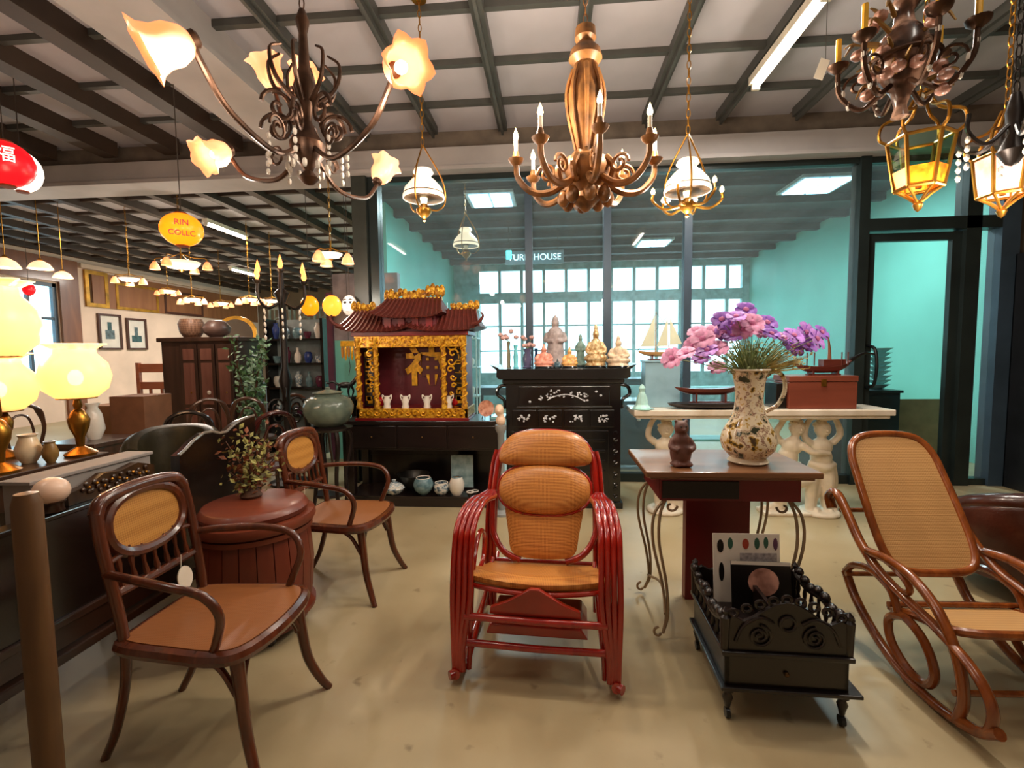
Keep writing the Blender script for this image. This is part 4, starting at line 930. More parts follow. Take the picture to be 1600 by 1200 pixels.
# roofs
def roof(parent,xc,w,y0,z0,h,d,lift,name):
    """hipped chinese roof: concave slopes, upturned eave corners, with tile ribs"""
    vs=[];fs=[];nu,nv=14,6
    for side in (-1,1):
        o=len(vs)
        for j in range(nv+1):
            v=j/nv
            for i in range(nu+1):
                u=i/nu*2-1
                hw=w/2*(1-0.22*v); zz=z0+h*(v**1.25)+lift*(abs(u)**4)*(1-v)
                vs.append((xc+u*hw,y0+side*d/2*(1-v*0.95),zz))
        for j in range(nv):
            for i in range(nu):
                a=o+j*(nu+1)+i; fs.append((a,a+1,a+nu+2,a+nu+1))
    n=(nu+1)*(nv+1)
    for i in range(nu): fs.append((i,n+i,n+i+1,i+1)); a=nv*(nu+1)+i; fs.append((a,a+1,n+a+1,n+a))
    for j in range(nv): a=j*(nu+1); b=a+nu+1; fs.append((a,b,n+b,n+a)); a+=nu; b+=nu; fs.append((a,n+a,n+b,b))
    r=MB().add(vs,fs).build(name,m_tile,parent,40)
    k=int(w/0.045)
    for i in range(k+1):
        u=i/k*2-1; pts=[]
        for j in range(5):
            v=j/4; pts.append((xc+u*w/2*(1-0.22*v),y0-d/2*(1-v*0.95)-0.003,z0+h*(v**1.25)+lift*(abs(u)**4)*(1-v)+0.004))
        MB().tube(pts,0.010,6).build('tile_rib',m_tile,r)
    return r
rl=roof(t,-0.33,0.66,0.0,0.83,0.21,0.56,0.04,'side_roof'); rr_=roof(t,0.33,0.66,0.0,0.83,0.21,0.56,0.04,'side_roof')
MB().bx(-0.25,0.25,-0.2,0.2,0.83,0.97).build('upper_storey',m_shd,t,0)
for k in range(4): MB().bx(-0.20+0.13*k-0.03,-0.20+0.13*k+0.03,-0.215,-0.20,0.86,0.95).build('upper_window',m_shr,t,0)
roof(t,0.0,0.66,0.0,0.95,0.20,0.60,0.05,'main_roof')
def ridge(parent,x0,x1,z,h,seed,y=0.0):
    rr=random.Random(seed); mb=MB(); n=int(abs(x1-x0)/0.045)
    for i in range(n+1):
        x=x0+(x1-x0)*i/n; mb.ell((x,y,z+rr.uniform(.2,.8)*h),(0.030,0.022,h*rr.uniform(.4,.7)),8,6)
        mb.tube(spiral((x,z+h*0.5),0.03,0.006,rr.uniform(0,6),rr.uniform(6,11),10,'xz',y-0.02),0.007,5)
    mb.bx(min(x0,x1),max(x0,x1),y-0.012,y+0.012,z-0.02,z+0.012); mb.build('ridge_ornament',m_gold,parent)
ridge(t,-0.27,0.27,1.15,0.10,1); ridge(t,-0.60,-0.32,1.04,0.07,2); ridge(t,0.38,0.60,1.04,0.07,3)
for s in (-1,1):
    MB().tube(cr([(s*0.60,-0.27,0.88),(s*0.66,-0.29,0.90),(s*0.70,-0.30,0.95),(s*0.685,-0.30,0.985)],5),[0.02,0.008],7).build('eave_horn',m_tile,t)
# offerings inside the shrine
def cup(px,lab):
    p=at_y(px,648,4.315); t=thing('offering_vase',lab,'vase',(p[0],4.355,0.923),0,'white offering vases in the shrine')
    MB().lathe([(0.032,0),(0.036,0.01),(0.028,0.04),(0.036,0.07),(0.022,0.10),(0.026,0.115),(0.0,0.116)],14).build('body',m_wh,t)
    for s in (-1,1): MB().tube(cr([(s*0.024,0,0.105),(s*0.042,0,0.125),(s*0.044,0,0.10),(s*0.034,0,0.075)],4),0.006,6).build('ear_handle',m_wh,t)
for px,lb in ((603,'white eared offering vase by the shrine column on the celadon jar side'),(632,'white eared offering vase left of the golden character, in the open shrine middle'.replace('left of','clear of')),(666,'white eared offering vase directly under the golden character'),(700,'white eared offering vase by the shrine column on the painted plate side')): cup(px,lb)
for px in (592,712):
    p=at_y(px,626,4.42); t=thing('red_ball','shiny red ball inside the shrine on the '+('celadon jar' if px<600 else 'painted plate')+' side','ball',(p[0],4.44,0.923),0,'red balls in the shrine')
    MB().ell((0,0,0.05),(0.05,0.05,0.05),16,10).build('ball',plain('cherry_red','c01820',0.2,coat=0.5),t); MB().lathe([(0.03,0),(0.032,0.008),(0.02,0.012)],12).build('stand',m_goldp,t)
# plate beside the shrine + small things
t=thing('painted_plate','small round terracotta plate upright on a stand beside the shrine','plate',(-0.60,4.42,0.81),-0.1)
MB().lathe([(0.0,0),(0.05,0.004),(0.075,0.014),(0.077,0.018),(0.05,0.010),(0,0.007)],26).xf(Matrix.Translation((0,0,0.10))@Matrix.Rotation(math.radians(80),4,'X')).build('plate',blotch('terracotta_print',[(0.3,'a85a3c'),(0.6,'e0a488')],25,0.3,'noise'),t)
for s in (-1,1): MB().tube([(s*0.04,-0.03,0.0),(s*0.035,-0.01,0.03),(s*0.03,0.03,0.09),(s*0.03,0.05,0.0)],0.004,5).build('stand_leg',m_blk,t)
t=thing('small_tray','thin pale glass tray on the altar table end','tray',(-0.49,4.56,0.81)); MB().bx(-0.07,0.06,-0.14,0.14,0,0.012).build('tray',plain('pale_glass_blue','8fd0d8',0.1,coat=0.5),t,0,0.003)
MB().bx(-0.075,0.065,-0.145,-0.135,0,0.02).build('lip',MATS['pale_glass_blue'],t,0)

# ---- black lacquer cabinet with mother-of-pearl inlay
m_lac=plain('black_lacquer','0e1012',0.2,var=0.2,coat=0.6); m_mop=blotch('mother_of_pearl',[(0.3,'9a9aa0'),(0.6,'dcdce0')],40,0.2,'noise')
CX,CY=0.115,4.55
t=thing('lacquer_cabinet','black lacquer altar cabinet with mother-of-pearl flower inlay and flared top','cabinet',(CX,CY,0))
B=0.52
MB().bx(-B,B,-0.24,0.24,0.05,1.15).build('body',m_lac,t,0,0.004)
MB().bx(-B-.02,B+.02,-0.26,0.25,0,0.06).build('plinth',m_lac,t,0,0.006)
tp=[(-0.66,1.325),(-0.63,1.30),(-0.60,1.275),(-0.60,1.21),(-0.57,1.19),(0.57,1.19),(0.60,1.21),(0.60,1.275),(0.63,1.30),(0.66,1.325),(0.60,1.305),(0.57,1.285),(-0.57,1.285),(-0.60,1.305)]
MB().prism(tp,-0.28,0.27,'xz').build('top',m_lac,t,30,0.003)
MB().bx(-0.55,0.55,-0.255,0.25,1.15,1.19).build('neck_moulding',m_lac,t,0,0.008)
f=MB().bx(-0.40,0.42,-0.252,-0.238,0.945,1.125).build('frieze_panel',m_lac,t,0,0.005)
def inlay(parent,pts,r):
    MB().tube(pts,r,5).build('inlay_branch',m_mop,parent)
inlay(f,cr([(0.20,-0.2545,0.985),(0.12,-0.2545,1.03),(0.02,-0.2545,1.05),(-0.08,-0.2545,1.03),(-0.14,-0.2545,1.0)],5),0.005)
rr=random.Random(4); bl=MB()
for i in range(46):
    x=rr.uniform(-0.22,0.24); z=1.045+0.035*rr.uniform(-1,1)+(-0.02 if abs(x)>0.15 else 0.01); bl.ell((x,-0.253,z),(rr.uniform(.006,.012),0.003,rr.uniform(.005,.009)),7,5)
for x,z in ((-0.30,0.985),(0.30,1.075),(0.34,1.04)): bl.ell((x,-0.253,z),(0.013,0.003,0.010),8,5)
bl.build('inlay_blossoms',m_mop,f)
MB().bx(-0.42,0.44,-0.256,-0.240,0.925,0.94).build('moulding',m_lac,t,0,0.004)
for k in range(4):
    x0=-0.46+0.235*k; d=MB().bx(x0,x0+0.215,-0.252,-0.238,0.75,0.91).build('drawer',m_lac,t,0,0.005)
    bl=MB(); q=random.Random(k)
    for i in range(16): bl.ell((x0+0.107+q.uniform(-.055,.055),-0.253,0.83+q.uniform(-.03,.03)),(q.uniform(.005,.013),0.003,q.uniform(.005,.012)),7,5)
    bl.build('inlay_flower',m_mop,d)
for k in range(2):
    x0=-0.40+0.41*k; d=MB().bx(x0,x0+0.40,-0.252,-0.238,0.10,0.72).build('door',m_lac,t,0,0.005)
    for j in range(6): MB().bx(x0+0.03,x0+0.37,-0.262,-0.25,0.14+0.095*j,0.165+0.095*j).build('carved_rail',m_lac,d,0,0.004)
for s in (-1,1):
    for j in range(12): MB().tube(spiral((s*0.47,0.12+0.052*j),0.022,0.005,0,(1 if j%2 else -1)*5.5,10,'xz',-0.246),0.007,5).build('carved_scroll',m_lac,t)
    MB().tube(cr([(s*0.50,-0.22,1.14),(s*0.58,-0.22,1.12),(s*0.60,-0.22,1.05),(s*0.54,-0.22,1.0),(s*0.53,-0.22,0.92)],5),0.016,8).build('corner_scroll',m_lac,t)

# ---- figurines on the cabinet
def statuette(label,px,py_top,y,mat,kind='standing',w=0.06,base=m_lac,group=None,zb=1.286):
    p=at_y(px,572,y); top=at_y(px,py_top,y)[2]; h=top-zb
    t=thing('statuette',label,'statuette',(p[0],y,zb),0,group)
    mb=MB().lathe([(w*0.9,0),(w,h*0.05),(w*0.92,h*0.10)],16)
    if kind=='seated':
        mb.ell((0,-0.01,h*0.2),(w*1.15,w*0.8,h*0.13)).ell((0,0,h*0.42),(w*0.62,w*0.5,h*0.24)).ell((0,-0.005,h*0.72),(w*0.32,w*0.32,h*0.11)).ell((0,0,h*0.85),(w*0.2,w*0.2,h*0.10)).tube([(0,0,h*0.88),(0,0,h*0.99)],[w*0.14,w*0.03],8)
        for s in (-1,1): mb.tube(cr([(s*w*0.5,0,h*0.55),(s*w*0.85,-w*0.3,h*0.36),(s*w*0.2,-w*0.6,h*0.30)],4),w*0.2,8)
    else:
        mb.lathe([(w*0.85,h*0.08),(w*0.7,h*0.2),(w*0.6,h*0.45),(w*0.65,h*0.62),(w*0.5,h*0.72),(w*0.25,h*0.77)],14).ell((0,-0.003,h*0.84),(w*0.32,w*0.32,h*0.085)).ell((0,0,h*0.92),(w*0.24,w*0.24,h*0.06)).tube([(0,0,h*0.93),(0,0,h)],[w*0.16,w*0.05],8)
        for s in (-1,1): mb.tube(cr([(s*w*0.55,0,h*0.66),(s*w*0.72,-w*0.2,h*0.52),(s*w*0.15,-w*0.6,h*0.50)],4),w*0.18,8)
    remesh(mb.build('figure',mat,t),0.007,2)
    if kind!='plain': MB().lathe([(w*1.0,0),(w*1.05,0.008),(w*0.95,0.02),(0,0.021)],16).build('base',base,t)
    return t
m_s1=plain('grey_rose_stone','a89a98',0.5,var=0.15,scale=25); m_s2=plain('coral_glaze','e0927c',0.3,var=0.15,scale=25); m_s3=plain('amber_glaze','dca060',0.3,var=0.2,scale=30); m_s4=plain('jade_grey','7a968c',0.35,var=0.15,scale=25); m_s5=blotch('gilded_cream',[(0.35,'a87840'),(0.6,'ead2a0')],40,0.3,'noise',0.2); m_s6=plain('cream_bisque','d8bfa0',0.5,var=0.15,scale=30)
statuette('tall grey-rose robed statuette at the back of the cabinet top',868,492,4.64,m_s1,'standing',0.13)
statuette('coral seated statuette before the tall grey one',850,536,4.41,m_s2,'seated',0.085)
statuette('amber seated statuette on the cabinet top beside the coral one',890,540,4.40,m_s3,'seated',0.07)
statuette('slim jade-grey standing statuette on the cabinet top',907,521,4.66,m_s4,'standing',0.065)
statuette('gilded cream seated statuette with pointed crown on the cabinet top',931,503,4.52,m_s5,'seated',0.10)
statuette('cream bisque seated statuette at the flared end of the cabinet top',966,522,4.46,m_s6,'seated',0.10)
statuette('small dark blue-grey statuette standing between the coral and amber ones',871,558,4.36,plain('slate_blue_glaze','33505c',0.3),'seated',0.03)
def bottle(label,px,py_top,y,mat,w,flowers=None,zb=1.286):
    p=at_y(px,572,y); h=at_y(px,py_top,y)[2]-zb
    t=thing('crystal_vase',label,'vase',(p[0],y,zb),0)
    MB().lathe([(w*0.8,0),(w,0.01),(w*0.7,h*0.1),(w*0.9,h*0.5),(w*0.55,h*0.8),(w*0.8,h)],14).build('body',mat,t)
    MB().lathe([(w*0.8,h),(w*0.85,h*1.02),(w*0.6,h*1.03)],14).build('rim',mat,t)
    if flowers:
        q=random.Random(px); bq=thing('silk_flowers',flowers,'flowers',(p[0],y,zb+h*1.03),0)
        for i in range(7):
            e=(q.uniform(-.08,.08),q.uniform(-.04,.04),q.uniform(0.02,0.12)); MB().tube([(0,0,-0.0),e],0.002,4).build('stem',m_grn,bq)
            MB().ell(e,(0.026,0.022,0.02),8,6).build('blossom',plain('dusty_pink_silk','c8a09a',0.7,var=0.2,scale=40),bq)
bottle('cyan crystal vase near the flared left corner of the cabinet top',806,540,4.45,plain('cyan_crystal','7ad8e4',0.08,coat=0.6),0.026)
bottle('violet blue glass vase holding silk flowers on the cabinet top',824,545,4.48,plain('violet_glass','5a5878',0.1,coat=0.5),0.05,'dusty pink silk flowers above the violet glass vase')
bottle('narrow olive glass bottle at the cabinet top corner',795,535,4.52,plain('olive_glass','8a8468',0.15,coat=0.4),0.022,'dusty pink silk flowers above the olive glass bottle')
bottle('deep blue glass bottle beside the violet vase',838,545,4.56,plain('deep_blue_glass','24406a',0.1,coat=0.5),0.022)
# pale hand sculpture on grey stand between table and cabinet
t=thing('bust_on_stand','small pale peach bust on a slim grey stand between altar table and cabinet','sculpture',(-0.435,4.12,0))
MB().lathe([(0.10,0),(0.10,0.02),(0.03,0.04),(0.026,0.4),(0.03,0.72),(0.05,0.76),(0.05,0.80)],16).build('stand',plain('grey_plinth','8a8c8a',0.5),t)
mb=MB().ell((0,0,0.84),(0.045,0.04,0.05)).ell((-0.012,0,0.93),(0.042,0.045,0.055)).ell((0.0,0,0.88),(0.03,0.03,0.04)).ell((-0.012,-0.042,0.925),(0.01,0.014,0.014)); remesh(mb.build('bust',plain('peach_bisque','e8c8ac',0.5,var=0.05),t),0.007,2)
# celadon jar on wooden stand
t=thing('celadon_jar','large grey-green celadon ginger jar on a dark stand beside the altar table','jar',(-1.935,3.98,0))
MB().shell([(0.12,0.815),(0.17,0.86),(0.205,0.93),(0.212,0.99),(0.19,1.045),(0.14,1.075),(0.11,1.08),(0.115,1.105)],28,(0,0,0),0.008).build('body',blotch('celadon_glaze',[(0.3,'515d54'),(0.7,'727f70')],8,0.2,'noise'),t,60)
MB().lathe([(0.12,1.10),(0.13,1.108),(0.06,1.125),(0.018,1.135),(0.022,1.15),(0,1.158)],22).build('lid',MATS['celadon_glaze'],t)
MB().lathe([(0.0,0.78),(0.19,0.78),(0.20,0.80),(0.13,0.815),(0,0.816)],22).build('stand_top',m_alt,t)
for k in range(4):
    a=PI/4+k*PI/2; c,s=math.cos(a),math.sin(a)
    MB().tube(cr([(0.16*c,0.16*s,0.79),(0.19*c,0.19*s,0.65),(0.13*c,0.13*s,0.35),(0.17*c,0.17*s,0.05),(0.20*c,0.20*s,0.0)],5),[0.022,0.014],8).build('stand_leg',m_alt,t)
MB().lathe([(0.14,0.20),(0.145,0.21),(0.14,0.225),(0,0.226)],20).build('stand_shelf',m_alt,t)

# ================================================================== MARBLE CONSOLE
m_marb=blotch('cream_marble',[(0.3,'d8c8b0'),(0.6,'f0e4d2')],5,0.2,'noise')
m_stat=plain('white_plaster','e6d8c0',0.45,var=0.05,scale=10)
t=thing('marble_console','white marble slab console carried by plaster figures','console table',(1.72,4.26,0))
MB().bx(-1.01,1.08,-0.21,0.21,0.885,0.935).build('slab',m_marb,t,0,0.008)
MB().bx(-0.99,1.05,-0.19,0.19,0.86,0.886).build('slab_moulding',m_marb,t,0,0.006)
def putto(parent,x,y,rz,kneel=False,h=0.80,arm_up=True,flip=1):
    """chubby plaster figure, one continuous surface"""
    mb=MB(); s=flip
    if kneel:
        mb.tube(cr([(0.03,0,0.36),(0.10,-0.02,0.30),(0.20,-0.02,0.30),(0.22,0,0.16),(0.21,0.0,0.05)],4),[0.075,0.04],10)
        mb.tube(cr([(-0.03,0.02,0.36),(-0.06,0.0,0.20),(-0.02,0.02,0.07),(-0.12,0.02,0.05)],4),[0.075,0.035],10)
        mb.ell((0.24,-0.02,0.04),(0.06,0.03,0.03)).ell((-0.16,0.02,0.04),(0.05,0.03,0.03))
        mb.ell((0,0.01,0.40),(0.10,0.085,0.09)).ell((0.02,0.01,0.50),(0.085,0.075,0.10)).ell((0.05,0,0.60),(0.09,0.075,0.08))
        mb.tube([(0.06,0,0.64),(0.075,0,0.70)],0.035,8).ell((0.085,-0.005,0.755),(0.065,0.062,0.07))
        mb.tube(cr([(0.10,-0.05,0.62),(0.18,-0.08,0.56),(0.25,-0.08,0.56),(0.30,-0.07,0.55)],4),[0.034,0.022],8).ell((0.315,-0.07,0.55),(0.025,0.02,0.02))
        mb.tube(cr([(-0.02,0.05,0.62),(-0.07,0.04,0.70),(-0.03,0.02,0.80),(0.0,0,0.86)],4),[0.034,0.022],8)
        mb.bx(-0.20,0.30,-0.09,0.10,0,0.03)
    else:
        for q in (-1,1):
            mb.tube(cr([(q*0.045,0,0.40),(q*0.055,-0.02*q,0.28),(q*0.05,-0.01,0.20),(q*0.055,0.01,0.12),(q*0.055,0.0,0.06)],4),[0.07,0.034],10)
            mb.ell((q*0.06,-0.03,0.045),(0.03,0.055,0.025))
        mb.ell((0,0.005,0.42),(0.10,0.085,0.085)).ell((0,-0.005,0.50),(0.088,0.08,0.09)).ell((0,0.0,0.59),(0.095,0.072,0.08))
        mb.tube([(0,0,0.64),(0,-0.005,0.69)],0.036,8).ell((0,-0.012,0.745),(0.066,0.068,0.072))
        mb.tube(cr([(-0.09,0,0.62),(-0.15,-0.01,0.68),(-0.13,0,0.78),(-0.08,0,0.86)],4),[0.034,0.022],8)
        mb.tube(cr([(0.09,0,0.62),(0.15,-0.01,0.70),(0.13,0,0.80),(0.09,0,0.86)],4),[0.034,0.022],8)
        # draped cloth behind and below
        mb.tube(cr([(0.10,0.03,0.42),(0.12,0.04,0.28),(0.10,0.05,0.12),(0.13,0.05,0.03)],4),[0.05,0.07],8)
        mb.tube(cr([(-0.10,0.0,0.45),(0,-0.07,0.42),(0.10,-0.02,0.44)],4),0.032,8)
        mb.lathe([(0.16,0),(0.165,0.015),(0.15,0.035)],14)
    mb.lathe([(0.09,0.83),(0.12,0.85),(0.12,0.865)],14)
    mb.xf(Matrix.Rotation(rz,4,'Z')@Matrix.Diagonal((flip,1,1,1)))
    o=remesh(mb.build('figure_support',m_stat,parent),0.0095,3); o.location=(x,y,0)
    hd=MB()
    hx,hz,hyy=((0.085,0.755,-0.005) if kneel else (0,0.745,-0.012))
    for k in range(26):
        a=rn.uniform(0,2*PI); e=rn.uniform(0.1,1.4); hd.ell((hx+0.064*math.cos(a)*math.cos(e),hyy+0.012+0.062*math.sin(a)*math.cos(e),hz+0.07*math.sin(e)),0.016,6,4)
    hd.xf(Matrix.Rotation(rz,4,'Z')@Matrix.Diagonal((flip,1,1,1))); hd.build('hair_curls',m_stat,o)
    fc=MB(); f0=hyy-0.066
    fc.ell((hx,f0-0.004,hz-0.005),(0.009,0.012,0.013),8,6)
    for q in (-1,1): fc.ell((hx+q*0.022,f0+0.006,hz+0.012),(0.009,0.006,0.005),8,6); fc.ell((hx+q*0.063,hyy,hz-0.002),(0.008,0.012,0.016),8,6)
    fc.ell((hx,f0+0.002,hz-0.030),(0.014,0.006,0.005),8,6)
    fc.xf(Matrix.Rotation(rz,4,'Z')@Matrix.Diagonal((flip,1,1,1))); fc.build('face',m_stat,o)
putto(t,0.62,0.0,0.05); putto(t,0.32,-0.02,0.0,True); putto(t,-0.70,0.0,-0.1)

# ---- things on the console
ZT=0.936
m_hull=wood('red_brown_ship','4a1c12','74352a',0.35,5,axis=0); m_tan=wood('tan_ship','b0793e','dca866',0.4,5,axis=0); m_sail=plain('pale_sailcloth','d2d6bc',0.7,var=0.05); m_rope=plain('dark_rigging','3a3028',0.7)
def hull(L,Wd,H,bow=0.35,stern=0.15,n=18,deck=True):
    vs=[];fs=[];m=8
    for i in range(n+1):
        u=i/n*2-1; ww=Wd/2*max(0.03,(1-abs(u)**2.6)); sh=(bow if u>0 else stern)*abs(u)**2.5*H*2
        keel=-H*(1-abs(u)**4)*0.95+0
        for j in range(m+1):
            a=PI*j/m; vs.append((u*L/2,-ww*math.cos(a),(keel-sh*0)*math.sin(a)+sh))
    for i in range(n):
        for j in range(m): a=i*(m+1)+j; fs.append((a,a+1,a+m+2,a+m+1))
        a=i*(m+1); fs.append((a,a+m+1,a+2*m+1,a+m))
    return MB().add(vs,fs)
# display box with sailing ship
t=thing('display_case','pale blue-grey display case supporting the sailing ship model','case',(1.0,4.35,ZT))
MB().bx(-0.16,0.14,-0.09,0.10,0,0.40).build('case',plain('pale_blue_case','8fb2c0',0.25,var=0.05),t,0,0.004); MB().bx(-0.17,0.15,-0.10,0.11,0.40,0.415).build('case_top',MATS['pale_blue_case'],t,0)
def sailship(name,label,loc,L,mat,masts,sails,stand_h=0.03,rz=0.0,cat='ship model'):
    t=thing(name,label,cat,loc,rz)
    H=L*0.10; z0=stand_h+H
    hull(L,L*0.2,H).xf(Matrix.Translation((0,0,z0))).build('hull',mat,t,60)
    for x in (-L*0.2,L*0.2): MB().bx(x-0.008,x+0.008,-L*0.08,L*0.08,0,stand_h+H*0.35).build('cradle',m_hull,t,0)
    MB().bx(-L*0.28,L*0.28,-0.012,0.012,0,0.012).build('stand_bar',m_hull,t,0)
    for mx,mh in masts: MB().cyl((mx*L,0,z0),(mx*L,0,z0+mh),0.005,7,0.002).build('mast',mat,t)
    for pts in sails:
        P=[(x*L,0,z0+z) for x,z in pts]; n=len(P)
        MB().add([(a,b-0.002,c) for a,b,c in P]+[(a,b+0.002,c) for a,b,c in P],[tuple(range(n)),tuple(range(2*n-1,n-1,-1))]+[(i,i+n,(i+1)%n+n,(i+1)%n) for i in range(n)]).build('sail',m_sail,t,0)
    for mx,mh in masts:
        for e in (-0.48,0.48): MB().cyl((mx*L,0,z0+mh*0.97),(e*L,0,z0+H*0.3),0.0015,4).build('rigging',m_rope,t)
    MB().cyl((L*0.48,0,z0+0.01),(L*0.64,0,z0+0.05),0.004,6,0.002).build('bowsprit',mat,t)
    return t
sailship('sailing_ship','tan hulled sailing ship model with pale sails on the display case',(1.0,4.35,ZT+0.415),0.44,m_tan,[(-0.12,0.36),(0.14,0.34)],[[(-0.42,0.05),(-0.14,0.05),(-0.14,0.33)],[(-0.10,0.05),(0.12,0.05),(0.12,0.31)],[(0.16,0.06),(0.40,0.07),(0.16,0.30)]],0.03)
sailship('carved_boat','long red-brown carved wooden boat model on the console',(1.36,4.16,ZT+0.052),0.60,m_hull,[],[],0.06)
t=thing('oval_tray','dark oval serving tray lying under the carved boat','tray',(1.36,4.16,ZT)); MB().lathe([(0.0,0.004),(0.20,0.004),(0.26,0.03),(0.27,0.05),(0.255,0.045),(0.19,0.012),(0,0.012)],28,(0,0,0),1.3,0.42).build('tray',plain('dark_bronze_tray','3e3a3c',0.25,0.6),t,60); MB().lathe([(0.15,0),(0.16,0.005),(0,0.006)],24,(0,0,0),1.5,0.6).build('foot',MATS['dark_bronze_tray'],t)
t=thing('crystal_decanter','clear crystal ornament at the console end next to the cabinet','ornament',(0.79,4.14,ZT)); MB().lathe([(0.075,0),(0.08,0.012),(0.055,0.04),(0.045,0.10),(0.022,0.15),(0.03,0.18),(0.012,0.21),(0.0,0.215)],10).build('body',plain('aqua_crystal','b8e4dc',0.08,coat=0.7),t,20); MB().lathe([(0.10,0),(0.105,0.004),(0,0.0045)],16).build('coaster',MATS['aqua_crystal'],t)
t=thing('wooden_chest','plain red-brown wooden chest with a small clasp on the console','chest',(2.26,4.25,ZT),0)
MB().bx(-0.27,0.27,-0.14,0.14,0,0.225).build('body',wood('chest_wood','6e3222','8f4a36',0.35,2,axis=0),t,0,0.005); MB().bx(-0.275,0.275,-0.145,0.145,0.228,0.275).build('lid',MATS['chest_wood'],t,0,0.005); MB().bx(-0.02,0.02,-0.152,-0.14,0.19,0.25).build('clasp',m_brass,t,0,0.002)
MB().bx(-0.36,-0.275,-0.11,0.11,0,0.215).build('side_block',m_blk,t,0,0.004)
t=thing('junk_ship','red-brown wooden junk model with upturned stern on the chest','ship model',(2.33,4.25,ZT+0.275),0)
L=0.50; z0=0.075
hull(L,0.14,0.06,0.55,0.25).xf(Matrix.Translation((0,0,z0))).build('hull',m_hull,t,60)
MB().bx(-0.13,0.13,-0.03,0.03,0,0.012).build('stand_bar',m_hull,t,0)
for x in (-0.1,0.1): MB().bx(x-.008,x+.008,-.045,.045,0,0.04).build('cradle',m_hull,t,0)
MB().bx(-0.02,0.16,-0.045,0.045,z0,z0+0.06).build('deck_house',m_hull,t,0,0.003)
MB().tube(cr([(0.05,0,z0+0.05),(0.045,0,z0+0.16),(0.03,0,z0+0.26)],4),[0.016,0.006],8).build('mast',wood('mast_wood','6a3a22','8a5434',0.4,4),t)
MB().tube(cr([(0.22,0,z0+0.05),(0.28,0,z0+0.085),(0.34,0,z0+0.11),(0.41,0,z0+0.10)],4),[0.02,0.006],8).build('stern_horn',m_blk,t)
for x in (-0.16,-0.10,0.12,0.17): MB().cyl((x,-0.05,z0+0.01),(x,-0.05,z0+0.12),0.005,6).build('rail_post',m_hull,t)

# ================================================================== RIGHT EDGE AND ROOM BEHIND THE GLASS
m_shelf=plain('black_shelf_paint','16181c',0.4,var=0.15)
t=thing('black_shelf_unit','tall black open shelf unit against the brown corner wall','shelf',(5.25,5.0,0))
MB().bx(-0.62,-0.57,-0.18,0.18,0,2.35).build('side',m_shelf,t,0); MB().bx(0.57,0.62,-0.18,0.18,0,2.35).build('side',m_shelf,t,0)
MB().bx(-0.62,0.62,0.16,0.18,0,2.35).build('back',m_shelf,t,0)
for z in (0.05,0.5,0.95,1.4,1.85,2.33): MB().bx(-0.57,0.57,-0.17,0.16,z-0.02,z+0.02).build('shelf',plain('grey_shelf_board','4a4c50',0.5),t,0)
for i,(x,z,c) in enumerate([(-0.40,0.97,'a8a29a'),(-0.15,0.97,'6a4a30'),(-0.38,0.52,'3a4a5a'),(-0.35,1.42,'5a5a5e'),(0.1,1.42,'8a6a40')]):
    pot('shelf_vase',['grey stoneware vase on the black shelf','brown glazed vase on the black shelf','slate blue vase on a low black shelf board','charcoal vase on the upper black shelf','ochre vase on the upper black shelf'][i],(5.25+x,4.95,z),[(0.05,0),(0.09,0.06),(0.10,0.13),(0.06,0.2),(0.05,0.23)],plain('shelf_glaze_'+c,c,0.25),None,'vase','vases on the black shelf')
# dark box with stacked bowls, leaning board, behind the door
t=thing('dark_cabinet','low dark teal cabinet behind the glass door','cabinet',(3.47,5.80,0)); MB().bx(-0.42,0.42,-0.22,0.22,0.05,0.93).build('body',plain('ink_teal_paint','142a30',0.35),t,0,0.005); MB().bx(-0.44,0.44,-0.24,0.24,0.93,0.96).build('top',MATS['ink_teal_paint'],t,0,0.004); MB().bx(-0.4,0.4,-0.23,0.2,0,0.05).build('plinth',m_shelf,t,0)
for q in (-1,1): d=MB().bx(min(q*0.01,q*0.40),max(q*0.01,q*0.40),-0.235,-0.215,0.09,0.90).build('door',MATS['ink_teal_paint'],t,0,0.004); MB().ell((q*0.05,-0.242,0.5),0.012,8,6).build('knob',m_brass,d)
m_bowl=plain('pale_aqua_glaze','9ccfd0',0.2,var=0.1); bm_=MB().shell([(0.05,0),(0.09,0.03),(0.125,0.055)],20,(0,0,0),0.006).lathe([(0.05,0),(0.05,0.006),(0.001,0.007)],16).mesh('bowl',m_bowl)
for k in range(9):
    o=bpy.data.objects.new('stacked_bowl',bm_); COL.objects.link(o); o.location=(3.79+0.008*(k%3-1),5.80,0.961+0.052*k)
    tag(o,'pale aqua bowl, '+('lowest','second from the bottom','third from the bottom','fourth from the bottom','fifth and middle','fourth from the top','third from the top','second from the top','topmost')[k]+' of the stack on the dark teal cabinet','bowl','stack of aqua bowls')
t=thing('leaning_board','plain brown fibreboard sheet leaning on the turquoise wall behind the door','board',(4.62,6.30,0),0.0)
MB().bx(-0.62,0.42,-0.01,0.015,0.0,0.78).xf(Matrix.Rotation(math.radians(-6),4,'X')).build('sheet',plain('fibreboard_brown','86704f',0.8,var=0.08),t,0)
MB().bx(-0.6,0.4,-0.02,0.09,0,0.03).build('rest',m_blk,t,0)
